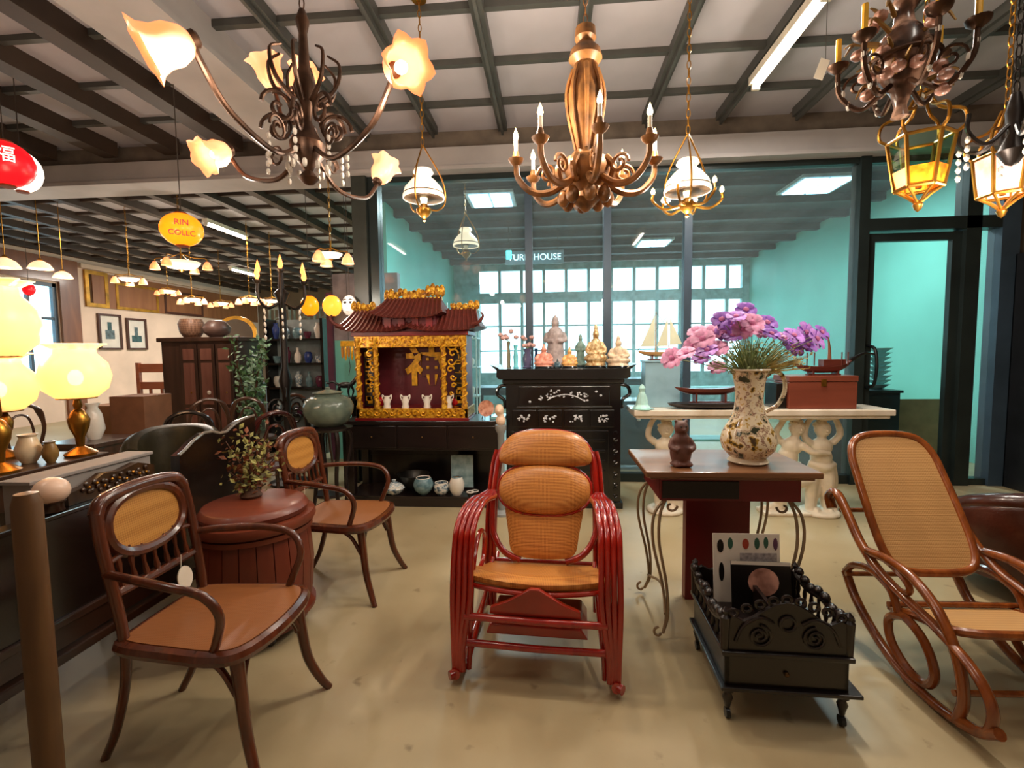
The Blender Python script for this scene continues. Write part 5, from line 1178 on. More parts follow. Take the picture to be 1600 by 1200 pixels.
# furniture seen through the panes
t=thing('teal_chest','dark teal lacquer chest standing behind the pane next to the console','chest',(1.05,5.9,0)); MB().bx(-0.35,0.35,-0.2,0.2,0.06,0.80).build('body',plain('peacock_lacquer','123a48',0.25,coat=0.4),t,0,0.01); MB().bx(-0.37,0.37,-0.22,0.22,0.80,0.84).build('lid',MATS['peacock_lacquer'],t,0,0.005); MB().ell((0,-0.21,0.62),0.025,10,8).build('lock',m_wh,t)
for q in (-1,1): MB().bx(q*0.3-.03,q*0.3+.03,-.18,.18,0,0.06).build('foot',m_shelf,t,0)
t=thing('glass_shelf_unit','pale aqua stepped shelf unit behind the console panes','shelf',(2.0,6.2,0))
for z in (0.3,0.62,0.95): MB().bx(-0.40,0.40,-0.15,0.15,z-0.015,z+0.015).build('shelf',plain('aqua_board','6ab8b4',0.4),t,0)
for q in (-1,1): MB().bx(q*0.38-.02,q*0.38+.02,-.15,.15,0,0.96).build('side',MATS['aqua_board'],t,0)
def thru_table(label,loc,w,d,h,mat,cat='table'):
    t=thing('display_table',label,cat,loc); MB().bx(-w/2,w/2,-d/2,d/2,h-0.04,h).build('tabletop',mat,t,0,0.004)
    for x in (-w/2+.05,w/2-.05):
        for y in (-d/2+.05,d/2-.05): MB().bx(x-.03,x+.03,y-.03,y+.03,0,h-.04).build('leg',mat,t,0)
    MB().bx(-w/2+.03,w/2-.03,-d/2+.03,d/2-.03,h-.13,h-.04).build('apron',mat,t,0)
m_dkb=plain('smoky_blue_wood','2a4048',0.35)
thru_table('smoky blue display table standing mid-room behind the glass',(-0.6,8.0,0),1.3,0.6,0.85,m_dkb)
thru_table('long smoky blue display table near the far windows',(1.6,10.2,0),2.2,0.7,0.85,m_dkb)
thru_table('smoky blue side table along the turquoise right wall behind the glass',(4.6,9.0,0),0.7,1.6,0.85,m_dkb)
# easel-like white rack by the far windows and hanging signs
def letter_sign(label,s,loc,size,mat,board,w,h):
    t=thing('hanging_sign',label,'sign',loc)
    b=MB().bx(-w/2,w/2,0.0,0.03,-h/2,h/2).build('board',board,t,0)
    text_mesh('lettering',s,size,mat,t,(0,-0.004,0),(PI/2,0,0),0.003)
    for q in (-1,1): MB().cyl((q*w*0.4,0.015,h/2),(q*w*0.4,0.015,3.84-loc[2]),0.006,6).build('wire',m_rope,t)
m_let=glow('lit_white_letters','d8fbff',1.5); m_sb=plain('haze_blue_board','6f96a6',0.4)
p=at_y(835,402,9.5); letter_sign('long hanging sign with pale capital letters behind the glass','TURE  HOUSE',(p[0],9.5,p[2]),0.17,m_let,m_sb,1.15,0.26)
p=at_y(795,398,8.8); t=thing('neon_square','small glowing cyan square sign behind the glass','sign',(p[0],8.8,p[2])); MB().bx(-0.05,0.05,0,0.03,-0.08,0.08).build('panel',glow('cyan_neon','22e6e6',2.0),t,0,0.004); MB().cyl((0,0.015,0.08),(0,0.015,3.84-p[2]),0.006,6).build('wire',m_rope,t)
t=thing('wire_rack','white wire display rack beside the turquoise left wall behind the glass','rack',(-1.35,7.4,0))
m_wr=plain('white_wire','cfe4e8',0.4)
for x in (-0.22,0.22):
    for y in (-0.15,0.15): MB().cyl((x,y,0),(x,y,2.2),0.012,8).build('upright',m_wr,t)
for z in (0.3,0.75,1.2,1.65,2.1):
    MB().bx(-0.24,0.24,-0.17,0.17,z-0.008,z+0.008).build('shelf',m_wr,t,0)
for i in range(8):
    small=at_y(760,600,7.4); pot('display_cup',['tea bowl','ginger jar','sugar pot','milk jug','rice bowl','spice jar','cream pot','ink pot'][i]+' of pale porcelain standing on the white wire rack',(-1.35+(-0.11 if i%2 else 0.11),7.4,(0.308,0.758,1.208,1.658)[i//2]),[(0.03,0),(0.055,0.05),(0.06,0.10),(0.04,0.14)],(m_wh,m_bw2)[i%2],None,'pot','porcelain on the wire rack')

# ================================================================== HANGING LAMPS
m_bulb=glow('warm_candle_bulb','ffdf9e',10.0); m_tulip=lit_glass('lit_tulip_glass','ff9458',0.85,0.25,'ffd8b8'); m_tulipin=glow('lit_tulip_heart','fff0c8',9.0)
m_bronze=plain('aged_bronze','4a3426',0.4,0.7,var=0.25,scale=20); m_gilt=plain('carved_gilt_wood','85592f',0.42,0.15,var=0.3,scale=14); m_iron2=plain('dark_wrought_iron','221b17',0.4,0.5,var=0.2)
m_crys=plain('crystal_drop','d8d0c4',0.08,var=0.1,coat=0.8)
CEIL_Z=3.86
def chain(parent,z0,z1,r=0.011,mat=None):
    """hanging chain from z0 up to z1 (local)"""
    n=max(2,int((z1-z0)/0.045)); me=MB().tube([(0.011*math.cos(a),0,0.024*math.sin(a)) for a in [2*PI*i/10 for i in range(10)]],0.003,5,True).mesh('chain_link',mat or m_bronze)
    for i in range(n): inst(me,'chain_link',parent,(0,0,z0+(i+0.5)*(z1-z0)/n),(0,0,(i%2)*PI/2),(1,1,(z1-z0)/n/0.040))
    MB().lathe([(0.05,z1-0.03),(0.045,z1-0.012),(0.055,z1)],14).build('ceiling_rose',mat or m_bronze,parent)
def tulip(parent,pos,direction,s=1.0,name='glass_shade'):
    d=Vector(direction).normalized(); q=d.to_track_quat('Z','Y').to_matrix().to_4x4()
    prof=[(0.022,0),(0.045,0.02),(0.062,0.06),(0.060,0.095),(0.068,0.125),(0.085,0.145)]
    M=Matrix.Translation(pos)@q@Matrix.Scale(s,4)
    sh=MB().shell(prof,24,(0,0,0),0.003,{'k':6,5:0.14,4:0.08,3:0.03}).xf(M).build(name,m_tulip,parent,60)
    MB().ell((0,0,0.07),(0.022,0.022,0.032),10,7).xf(M).build('bulb',m_tulipin,sh)
    MB().lathe([(0.02,-0.02),(0.028,-0.012),(0.026,0.012),(0.012,0.016)],12).xf(M).build('socket',m_bronze,sh)
# ---- bronze chandelier with tulip shades
C=(-1.07,2.10); zc=2.42
t=thing('tulip_chandelier','bronze scrolled chandelier with glowing frilled tulip glass shades','chandelier',(C[0],C[1],0))
MB().lathe([(0.0,2.20),(0.02,2.205),(0.045,2.23),(0.02,2.26),(0.03,2.28),(0.07,2.33),(0.075,2.38),(0.04,2.43),(0.022,2.48),(0.035,2.56),(0.05,2.62),(0.025,2.70),(0.018,2.85),(0.03,2.90),(0.012,2.95)],18).build('body',m_bronze,t)
for px,py,z,dirn in [(300,62,2.45,(-0.5,-0.35,-0.35)),(615,110,2.45,(0.5,-0.6,-0.25)),(357,235,2.45,(-0.35,-0.75,-0.5)),(590,283,2.45,(0.25,0.5,0.9)),(430,140,2.80,(-0.2,-0.25,0.9)),(462,145,2.80,(0.45,-0.35,0.25)),]:
    p=at_z(px,py,z); e=Vector((p[0]-C[0],p[1]-C[1],z)); h=Vector((e.x,e.y,0)); u=h.normalized()
    zb=2.36 if z<2.6 else 2.66
    MB().tube(cr([tuple(u*0.04+Vector((0,0,zb))),tuple(h*0.35+Vector((0,0,zb-0.10))),tuple(h*0.75+Vector((0,0,zb-0.06))),tuple(h*0.95+Vector((0,0,z-0.05))),tuple(e)],6),0.011,8).build('arm',m_bronze,t)
    sc=h*0.45
    MB().tube([tuple(u*(0.20+0.05*math.cos(a)*(1-a/14))+Vector((0,0,zb+0.0+0.05*math.sin(a)*(1-a/14)))) for a in [9*i/30 for i in range(31)]],0.006,6).build('arm_scroll',m_bronze,t)
    tulip(t,tuple(e),dirn,1.0)
for i in range(8):
    a=2*PI*i/8+0.2
    MB().tube(spiral((0,0),0.075,0.012,0,8.5,24,'xz',0),0.009,6).xf(Matrix.Rotation(a,4,'Z')@Matrix.Translation((0.12,0,2.44+0.05*(i%2)))).build('body_scroll',m_bronze,t)
    MB().tube(cr([(0.05*math.cos(a),0.05*math.sin(a),2.55),(0.13*math.cos(a),0.13*math.sin(a),2.62),(0.15*math.cos(a),0.15*math.sin(a),2.72),(0.10*math.cos(a),0.10*math.sin(a),2.76)],4),[0.012,0.005],6).build('leaf_spray',m_bronze,t)
    for j in range(4): MB().ell((0.17*math.cos(a),0.17*math.sin(a),2.36-0.035*j),(0.010,0.010,0.015),6,5).build('crystal_drop',m_crys,t)
for i in range(10):
    a=2*PI*i/10; MB().ell((0.085*math.cos(a),0.085*math.sin(a),2.27),(0.012,0.012,0.02),6,5).build('crystal_drop',m_crys,t)
chain(t,2.95,CEIL_Z-0.03)
for px,py,w in ((300,75,6),(615,140,6),(370,262,7),(600,255,8)):
    p=at_z(px,py,2.38); lamp((p[0],p[1],p[2]-0.10),w)
# ---- carved gilt wood chandelier in the middle
p=at_y(915,250,2.55); C=(p[0],2.55)
t=thing('gilt_chandelier','carved gilt wooden chandelier with curling arms and a tall fluted stem','chandelier',(C[0],C[1],0))
MB().lathe([(0.02,3.10),(0.05,3.08),(0.055,3.03),(0.035,3.01),(0.075,2.97),(0.085,2.93),(0.06,2.90),(0.07,2.84),(0.088,2.76),(0.085,2.66),(0.06,2.55),(0.042,2.47),(0.05,2.45)],20).build('stem',m_gilt,t)
for k in range(8):
    a=2*PI*k/8; c,s=math.cos(a),math.sin(a)
    MB().tube(cr([(0.06*c,0.06*s,2.88),(0.092*c,0.092*s,2.78),(0.088*c,0.088*s,2.66),(0.05*c,0.05*s,2.48)],5),[0.014,0.008],7).build('flute',m_gilt,t)
MB().lathe([(0.045,2.46),(0.11,2.43),(0.13,2.38),(0.115,2.33),(0.07,2.29),(0.06,2.26),(0.075,2.23),(0.045,2.20),(0.015,2.17),(0.0,2.165)],22).build('bowl',m_gilt,t)
for k in range(8):
    a=2*PI*k/8+0.3; c,s=math.cos(a),math.sin(a)
    MB().tube(cr([(0.11*c,0.11*s,2.42),(0.15*c,0.15*s,2.37),(0.13*c,0.13*s,2.30),(0.10*c,0.10*s,2.31)],4),[0.022,0.010],7).build('acanthus_leaf',m_gilt,t)
for k in range(8):
    a=2*PI*k/8+0.10; c,s=math.cos(a),math.sin(a)
    P=lambda r,z:(r*c,r*s,z)
    MB().tube(cr([P(0.08,2.34),P(0.18,2.27),P(0.28,2.27),P(0.35,2.34),P(0.36,2.42)],6),[0.020,0.014],8).build('arm',m_gilt,t)
    MB().tube([P(0.20+0.05*math.cos(q)*(1-q/12),2.36+0.05*math.sin(q)*(1-q/12)) for q in [8*i/24 for i in range(25)]],0.009,6).build('arm_scroll',m_gilt,t)
    MB().lathe([(0.012,2.40),(0.035,2.42),(0.042,2.435),(0.02,2.44),(0.014,2.47),(0.012,2.475)],12,P(0.36,0)).build('candle_cup',m_gilt,t)
    MB().lathe([(0.010,2.475),(0.010,2.53)],8,P(0.36,0)).build('candle',m_tag,t)
    MB().lathe([(0.008,2.53),(0.015,2.545),(0.010,2.565),(0.001,2.59)],8,P(0.36,0)).build('bulb',m_bulb,t)
    MB().ell(P(0.115,2.235),(0.034,0.034,0.045),8,6).build('drop_carving',m_gilt,t)
chain(t,3.10,CEIL_Z-0.02,mat=m_gilt)
for px,py in ((795,195),(1030,225),(920,170)): q=at_y(px,py,2.45); lamp((q[0],2.45 if px!=920 else 2.95,2.62),24,(1,0.84,0.66),0.02)

# ---- hanging oil lamps with white domes
m_opal=glow('lit_opal_glass','ffe6c2',0.75,'f4e8d8'); m_opald=plain('opal_glass_unlit','efe2cc',0.2)
m_band=plain('lamp_band_brown','5a4632',0.4)
def oil_lamp(label,px,py,Y,w_px,lit=True,power=8,zc=CEIL_Z-0.02,extra=None):
    p=at_y(px,py,Y); zcam=proj(p)[2]; r=w_px/2*zcam/F_PX
    t=thing('hanging_oil_lamp',label,'hanging lamp',(p[0],Y,p[2]),0,'hanging oil lamps with white domes')
    m=m_opal
    MB().shell([(r*1.0,-0.25*r),(r*1.02,-0.15*r),(r*0.9,0.25*r),(r*0.6,0.6*r),(r*0.38,0.78*r),(r*0.36,0.85*r),(r*0.5,1.0*r),(r*0.42,1.15*r)],28,(0,0,0),0.004).build('glass_dome',m,t,60)
    MB().lathe([(r*0.985,0.0),(r*1.0,-0.02),(r*1.0,-0.06*r-0.02),(r*0.985,-0.07*r-0.02)],28).build('dome_band',m_band,t)
    MB().lathe([(0.0,-1.35*r),(r*0.10,-1.30*r),(r*0.06,-1.2*r),(r*0.18,-1.1*r),(r*0.36,-0.9*r),(r*0.38,-0.75*r),(r*0.22,-0.6*r),(r*0.16,-0.5*r)],18).build('font',m_brass,t)
    MB().lathe([(r*0.13,-0.5*r),(r*0.19,-0.2*r),(r*0.12,0.2*r),(r*0.09,0.7*r)],14).build('chimney',m_opald if not lit else glow('lit_chimney','ffe9b8',3.0),t)
    for k in range(3):
        a=2*PI*k/3+0.4; c,s=math.cos(a),math.sin(a)
        MB().tube(cr([(0.36*r*c,0.36*r*s,-0.75*r),(0.75*r*c,0.75*r*s,-0.7*r),(1.06*r*c,1.06*r*s,-0.25*r),(0.9*r*c,0.9*r*s,0.8*r),(0.2*r*c,0.2*r*s,2.0*r),(0,0,2.3*r)],5),0.0055,6).build('harp_rod',m_brass,t)
    chain(t,2.3*r,zc-p[2],mat=m_brass)
    if extra:
        for k in range(6):
            a=2*PI*k/6; c,s=math.cos(a),math.sin(a)
            MB().tube(cr([(0.3*r*c,0.3*r*s,-0.85*r),(1.0*r*c,1.0*r*s,-0.95*r),(1.5*r*c,1.5*r*s,-0.6*r),(1.5*r*c,1.5*r*s,-0.3*r)],5),0.008,7).build('arm',m_brass,t)
            MB().lathe([(0.006,-0.3*r),(0.014,-0.2*r),(0.010,-0.08*r),(0.001,0.0)],8,(1.5*r*c,1.5*r*s,0)).build('bulb',m_bulb,t)
    if power: lamp((p[0],Y,p[2]-1.6*r),power)
    return t
oil_lamp('hanging oil lamp with patterned white dome in front of the dark post',662,303,3.3,64)
oil_lamp('hanging oil lamp with white dome and ring of small lit bulbs, beside the gilt chandelier',1074,292,3.0,70,extra=True,power=16)
oil_lamp('small hanging oil lamp with white dome hanging behind the glass',728,380,6.4,40,False,0,3.84)

# ---- ornate dark chandelier upper right and lanterns
p=at_y(1410,88,2.05); C=(p[0],2.05); z0=p[2]
t=thing('porcelain_chandelier','dark ornate chandelier with a painted porcelain ball and yellow candles','chandelier',(C[0],C[1],0))
MB().lathe([(0.0,z0-0.24),(0.03,z0-0.23),(0.02,z0-0.19),(0.035,z0-0.14),(0.075,z0-0.08),(0.088,z0),(0.075,z0+0.07),(0.035,z0+0.12),(0.03,z0+0.16),(0.05,z0+0.19),(0.02,z0+0.24)],20).build('porcelain_body',blotch('dark_painted_porcelain',[(0.3,'221c18'),(0.5,'5a3e30'),(0.6,'b08a74'),(0.75,'3a3a34')],10,0.25,'noise'),t,60)
MB().tube([(0.115*math.cos(a),0.115*math.sin(a),z0-0.02) for a in [2*PI*i/30 for i in range(30)]],0.009,6,True).build('ring',m_bronze,t)
for k in range(6):
    a=2*PI*k/6+0.4; c,s=math.cos(a),math.sin(a); P=lambda r,z:(r*c,r*s,z0+z)
    MB().tube(cr([P(0.06,-0.12),P(0.13,-0.16),P(0.20,-0.08),P(0.21,0.02)],6),0.010,7).build('arm',m_bronze,t)
    MB().lathe([(0.01,0.01),(0.035,0.03),(0.04,0.045),(0.012,0.05)],12,P(0.21,0)).build('candle_cup',m_bronze,t)
    MB().lathe([(0.011,0.05),(0.011,0.15),(0.002,0.155)],8,P(0.21,0)).build('candle',plain('yellow_wax','d8a42a',0.4),t)
    MB().tube(spiral((0,0),0.05,0.01,0,8,18,'xz',0),0.006,5).xf(Matrix.Translation(P(0.14,-0.06))@Matrix.Rotation(a,4,'Z')).build('arm_scroll',m_bronze,t)
    for j in range(3): MB().ell(P(0.21-0.02*j,-0.03-0.05*j),(0.010,0.010,0.020),6,5).build('crystal_drop',m_crys,t)
m_ros1=plain('rose_porcelain','b08474',0.3,var=0.2,scale=30); m_ros3=plain('gilt_leaf','8a6a38',0.4,0.4,var=0.2); qq=random.Random(17)
for k in range(22):
    a=qq.uniform(0,2*PI); zz=z0+qq.uniform(-0.17,0.14); rr=0.095+0.05*qq.random()
    MB().ell((rr*math.cos(a),rr*math.sin(a),zz),(0.026,0.026,0.022),8,6).build('porcelain_rose',m_ros1,t)
    MB().tube(cr([(0.07*math.cos(a+.2),0.07*math.sin(a+.2),zz),(rr*1.1*math.cos(a+.25),rr*1.1*math.sin(a+.25),zz+0.03),(rr*1.35*math.cos(a+.3),rr*1.35*math.sin(a+.3),zz+qq.uniform(-.03,.05))],4),[0.010,0.003],5).build('leaf_spray',m_ros3,t)
chain(t,z0+0.24,CEIL_Z-0.02)
def hex_lantern(name,label,px,py,Y,h,r,pane_top,pane_low,power,flare=0.72,n=6):
    p=at_y(px,py,Y)
    t=thing(name,label,'lantern',(p[0],Y,p[2]))
    for k in range(n):
        a=2*PI*(k+0.5)/n; b=2*PI*(k+1.5)/n
        T=lambda q,rr,z:(rr*math.cos(q),rr*math.sin(q),z)
        zt,zm,zb=h*0.5,-h*0.12,-h*0.5; rt,rm,rb=r,r*(1+flare)/2,r*flare
        MB().tube([T(a,rb,zb),T(a,rt,zt)],0.008,6).build('frame_bar',m_brass,t)
        MB().tube([T(a,rt,zt),T(b,rt,zt)],0.008,6).build('frame_bar',m_brass,t); MB().tube([T(a,rb,zb),T(b,rb,zb)],0.008,6).build('frame_bar',m_brass,t)
        for nm,z_0,z_1,r0,r1,mt in (('upper_pane',zm,zt,rm,rt,pane_top),('lower_pane',zb,zm,rb,rm,pane_low)):
            q=0.985; v=[T(a,r0*q,z_0),T(b,r0*q,z_0),T(b,r1*q,z_1),T(a,r1*q,z_1)]; v2=[T(a,r0*q-.003,z_0),T(b,r0*q-.003,z_0),T(b,r1*q-.003,z_1),T(a,r1*q-.003,z_1)]
            MB().add(v+v2,[(0,1,2,3),(7,6,5,4),(0,4,5,1),(1,5,6,2),(2,6,7,3),(3,7,4,0)]).build(nm,mt,t,0)
        MB().tube(cr([T(a,rt,zt),T(a,rt*1.25,zt+0.03),T(a,rt*1.15,zt+0.09),T(a,rt*0.5,zt+0.12),T(a,0.015,zt+0.2)],5),0.007,6).build('crown_scroll',m_brass,t)
        MB().tube([T(a,rb,zb),T(a,rb*0.5,zb-0.03),T(a,0.01,zb-0.06)],0.006,6).build('base_strut',m_brass,t)
    MB().lathe([(0.0,-h*0.5-0.10),(0.012,-h*0.5-0.09),(0.02,-h*0.5-0.07),(0.01,-h*0.5-0.05)],10).build('finial',m_brass,t)
    MB().lathe([(0.01,-h*0.3),(0.022,-h*0.22),(0.018,-h*0.1),(0.002,-h*0.05)],10).build('bulb',m_bulb,t)
    MB().lathe([(0.012,-h*0.5),(0.012,-h*0.3)],8).build('bulb_stem',m_brass,t)
    chain(t,h*0.5+0.2,CEIL_Z-0.02-p[2],mat=m_brass)
    if power: lamp((p[0],Y-r-0.05,p[2]-h*0.5-0.12),power)
    return t
m_gg=pane_glass('green_lantern_glass',(0.72,0.93,0.84),0.9); m_og=glow_mottled('lit_amber_glass','d84a04','ffb028',0.55,14); m_pg2=glow_mottled('lit_pink_glass','ffa890','ffe6d8',0.7,10)
hex_lantern('stained_glass_lantern','hexagonal brass lantern with green and glowing amber glass panes',1437,256,2.25,0.21,0.115,m_gg,m_og,10)
hex_lantern('pink_glass_lantern','brass lantern with pale pink glowing panes at the far right post',1568,275,2.35,0.17,0.105,m_pg2,m_pg2,8,0.8)
p=at_y(1585,195,2.1); t=thing('crystal_chandelier','small dark iron chandelier hung with crystals above the pink lantern','chandelier',(p[0],2.1,p[2]))
MB().lathe([(0,-0.16),(0.02,-0.15),(0.05,-0.1),(0.02,-0.03),(0.03,0.05),(0.015,0.12)],14).build('body',m_iron2,t)
for k in range(6):
    a=2*PI*k/6; c,s=math.cos(a),math.sin(a)
    MB().tube(cr([(0.02*c,0.02*s,0.0),(0.10*c,0.10*s,-0.07),(0.17*c,0.17*s,-0.02),(0.17*c,0.17*s,0.05)],5),0.008,6).build('arm',m_iron2,t)
    for j in range(4): MB().ell((0.17*c,0.17*s,-0.05-0.035*j),(0.010,0.010,0.015),6,5).build('crystal_drop',m_crys,t)
chain(t,0.12,CEIL_Z-0.02-p[2],mat=m_iron2)
p=at_y(1284,108,2.6); t=thing('paper_tag','small blank cream paper tag hanging on a thread near the tube light','tag',(p[0],2.6,p[2])); MB().box((0,0,0),(0.045,0.002,0.10),ry=0.35).build('card',m_tag,t,0); MB().cyl((0.017,0,0.045),(0.017,0,CEIL_Z-0.1-p[2]),0.0015,5).build('thread',m_rope,t)

# ---- paper lanterns at the left
def paper_lantern(label,px,py,Y,r,mat,dark,letters=None,oval=0.85,zc=CEIL_Z-0.02,group=None,lcol=None,face=False):
    p=at_y(px,py,Y); t=thing('paper_lantern',label,'lantern',(p[0],Y,p[2]),math.atan2(-p[0],Y) if face else 0.0,group)
    prof=[]
    for j in range(17):
        a=PI*(0.09+0.82*j/16); prof.append((r*math.sin(a)*(1.0 if j%2 else 0.985),-r*oval*math.cos(a)))
    MB().lathe(prof,24).build('paper_body',mat,t,60)
    for s in (-1,1): MB().lathe([(r*0.30,s*r*oval*0.95),(r*0.32,s*r*oval*1.0),(r*0.28,s*r*oval*1.04)],16).build('end_ring',dark,t)
    if letters:
        for i,(s,z,sz) in enumerate(letters): text_mesh('lettering',s,sz,lcol,t,(0,-r*0.97,z),(PI/2,0,0),0.004)
    MB().cyl((0,0,r*oval*1.04),(0,0,zc-p[2]),0.004,6).build('cord',m_rope,t)
    return t
m_orl=glow('lit_orange_paper','ff8c0a',1.1,'ff9a20'); m_redl=glow('lit_red_paper','ff1420',0.75,'e01018'); m_whl=glow('lit_white_paper','ffeedd',1.3)
m_mag=plain('magenta_print','c83a5a',0.6); m_drk=plain('brown_print','8a3a10',0.6)
paper_lantern('orange paper lantern with rows of small printed letters',284,359,3.6,0.15,m_orl,m_drk,[('RIN',0.025,0.06),('COLLC',-0.055,0.055)],0.85,lcol=m_mag,face=True)
paper_lantern('red paper lantern with pale printed marks hanging by the white one',8,256,3.3,0.17,m_redl,m_drk,[('福',0.02,0.12)],0.95,lcol=m_whl,face=True)
paper_lantern('white paper lantern hanging behind the red one',33,268,3.75,0.14,m_whl,m_drk,None,1.2)
paper_lantern('orange ribbed lantern hanging near the purple trim post, nearer the iron candelabrum',484,478,5.75,0.11,m_orl,m_drk,None,1.15,group='small ribbed lanterns by the purple trim')
paper_lantern('yellow-orange ribbed lantern hanging next to the white mask',519,478,5.75,0.115,glow('lit_yellow_paper','ffb030',1.1,'ffc050'),m_drk,None,1.15,group='small ribbed lanterns by the purple trim')
# ---- glass bowl chandelier and other lights of the far hall
def bowl_chandelier(label,px,py,Y,r,bulbs,power):
    p=at_y(px,py,Y); t=thing('bowl_chandelier',label,'chandelier',(p[0],Y,p[2]))
    MB().shell([(r*0.2,-r*0.35),(r*0.7,-r*0.25),(r*0.95,-0.02*r),(r,0.1*r)],24,(0,0,0),0.004).build('glass_bowl',m_opal,t,60)
    MB().lathe([(0,-r*0.5),(0.02,-r*0.45),(r*0.2,-r*0.35),(0.0,-r*0.33)],14).build('finial',m_brass,t)
    MB().cyl((0,0,-r*0.33),(0,0,r*1.2),0.009,8).build('stem',m_brass,t)
    for k in range(bulbs):
        a=2*PI*k/bulbs+0.2; c,s=math.cos(a),math.sin(a)
        MB().tube(cr([(0,0,r*0.6),(r*0.7*c,r*0.7*s,r*0.35),(r*1.35*c,r*1.35*s,r*0.3),(r*1.45*c,r*1.45*s,r*0.1)],5),0.007,6).build('arm',m_brass,t)
        sh=MB().shell([(0.02,0.0),(0.05,-0.05),(0.06,-0.10)],16,(r*1.45*c,r*1.45*s,r*0.1),0.003).build('glass_shade',m_tulip,t)
        MB().ell((r*1.45*c,r*1.45*s,r*0.1-0.06),0.025,8,6).build('bulb',m_bulb,sh)
    chain(t,r*1.2,3.855-p[2],mat=m_brass)
    if power: lamp((p[0],Y,p[2]-0.35),power)
bowl_chandelier('cream glass bowl chandelier with small shades below the orange lantern',283,412,5.9,0.22,4,20)
bowl_chandelier('glass bowl chandelier with bright shades beside the dark partition post',517,398,4.6,0.11,3,12)
bowl_chandelier('brass bowl chandelier in front of the framed pictures',202,436,7.2,0.14,3,14)
bowl_chandelier('small bowl chandelier with amber shades above the dark cabinet',300,468,8.2,0.14,4,10)
bowl_chandelier('small bowl chandelier with amber shades deeper in the hall over the green plant',390,468,8.2,0.13,4,10)
def pendant(label,px,py,Y,r,power=0):
    p=at_y(px,py,Y); t=thing('dome_pendant',label,'pendant lamp',(p[0],Y,p[2]),0,'dome pendants before the window')
    MB().shell([(r,-0.35*r),(r*0.95,-0.2*r),(r*0.7,0.2*r),(r*0.3,0.45*r),(r*0.12,0.5*r)],22,(0,0,0),0.004).build('glass_dome',glow('lit_rose_glass','ffcf9e',1.0,'ffe2c4'),t,60)
    MB().ell((0,0,-0.1*r),(0.03,0.03,0.04),8,6).build('bulb',m_bulb,t); MB().lathe([(0.03,0.5*r),(0.035,0.55*r),(0.01,0.75*r)],10).build('cap',m_brass,t)
    MB().cyl((0,0,0.75*r),(0,0,3.86-p[2]),0.005,6).build('rod',m_brass,t)
    if power: lamp((p[0],Y,p[2]-0.3),power)
pendant('rose glass dome pendant nearest the wooden lintel end',8,412,5.9,0.16); pendant('rose glass dome pendant hanging in the middle before the window',63,415,6.2,0.14,14); pendant('rose glass dome pendant closest to the brown wood column',98,430,6.6,0.12)
p=at_z(366,364,3.66); t=thing('round_ceiling_lamp','flat round lit ceiling lamp in the far hall','ceiling light',(p[0],p[1],3.66)); MB().lathe([(0.16,0),(0.17,0.02),(0.16,0.04)],22).build('rim',m_opald,t); MB().lathe([(0,-0.012),(0.14,-0.004),(0.155,0.0),(0.0,0.004)],22).build('diffuser',glow('lit_disc','ffe2b0',2.5),t)

paper_lantern('tiny red paper lantern hanging in front of the hall window',45,452,7.6,0.09,m_redl,m_drk,None,1.2,zc=3.86)

# ================================================================== FAR HALL ON THE LEFT
m_frame=wood('dark_picture_frame','3a2016','5a3426',0.4,3); m_gframe=plain('gilt_frame','b8842e',0.35,0.5,var=0.2); m_matt=plain('pale_mat_board','e8ddd0',0.7,var=0.03)
def picture(label,Y0,Y1,z0,z1,frame,art,mat=True,fw=0.05,shapes=()):
    X=-10.895; t=thing('framed_picture',label,'picture',(X,(Y0+Y1)/2,(z0+z1)/2),0)
    w,h=(Y1-Y0)/2,(z1-z0)/2
    MB().bx(0,0.05,-w,w,h-fw,h).bx(0,0.05,-w,w,-h,-h+fw).bx(0,0.05,-w,-w+fw,-h+fw,h-fw).bx(0,0.05,w-fw,w,-h+fw,h-fw).build('frame',frame,t,0)
    MB().bx(0.0,0.015,-w+fw,w-fw,-h+fw,h-fw).build('print',art,t,0)
    for (a,b,c,d,mt) in shapes: MB().bx(0.015,0.018,a*w,b*w,c*h,d*h).build('print_shape',mt,t,0)
    MB().bx(0.03,0.034,-w+fw,w-fw,-h+fw,h-fw).build('pane',pane_glass('picture_glass',(0.97,0.97,0.97),0.5),t,0)
m_ink=plain('faded_ink','5a6a6e',0.7,var=0.25,scale=12); m_ink2=plain('faded_teal_ink','3e5c5e',0.7,var=0.2,scale=12)
picture('pale portrait print in a dark frame, nearer the brown wood column',10.68,11.30,1.60,2.48,m_frame,m_matt,shapes=[(-0.4,0.4,-0.4,0.1,m_ink),(-0.18,0.18,0.1,0.55,m_ink2)])
picture('pale landscape print in a dark frame, nearer the dark cabinet',11.45,12.05,1.60,2.42,m_frame,m_matt,shapes=[(-0.5,0.5,-0.5,-0.1,m_ink2),(-0.2,0.15,-0.1,0.45,m_ink)])
picture('tall gilt framed mirror beside the brown wood column',10.42,11.0,2.62,3.48,m_gframe,plain('mirror_brown','8a6a50',0.1,0.6),fw=0.09)
picture('wide brown framed picture over the pale portrait prints',11.2,12.5,2.62,3.3,m_gframe,plain('sepia_art','a8876a',0.5,var=0.25,scale=4),fw=0.07)
picture('brown framed picture further along the panelled wall',12.7,14.2,2.62,3.3,m_frame,plain('umber_art','8a6a54',0.5,var=0.25,scale=4),fw=0.07)
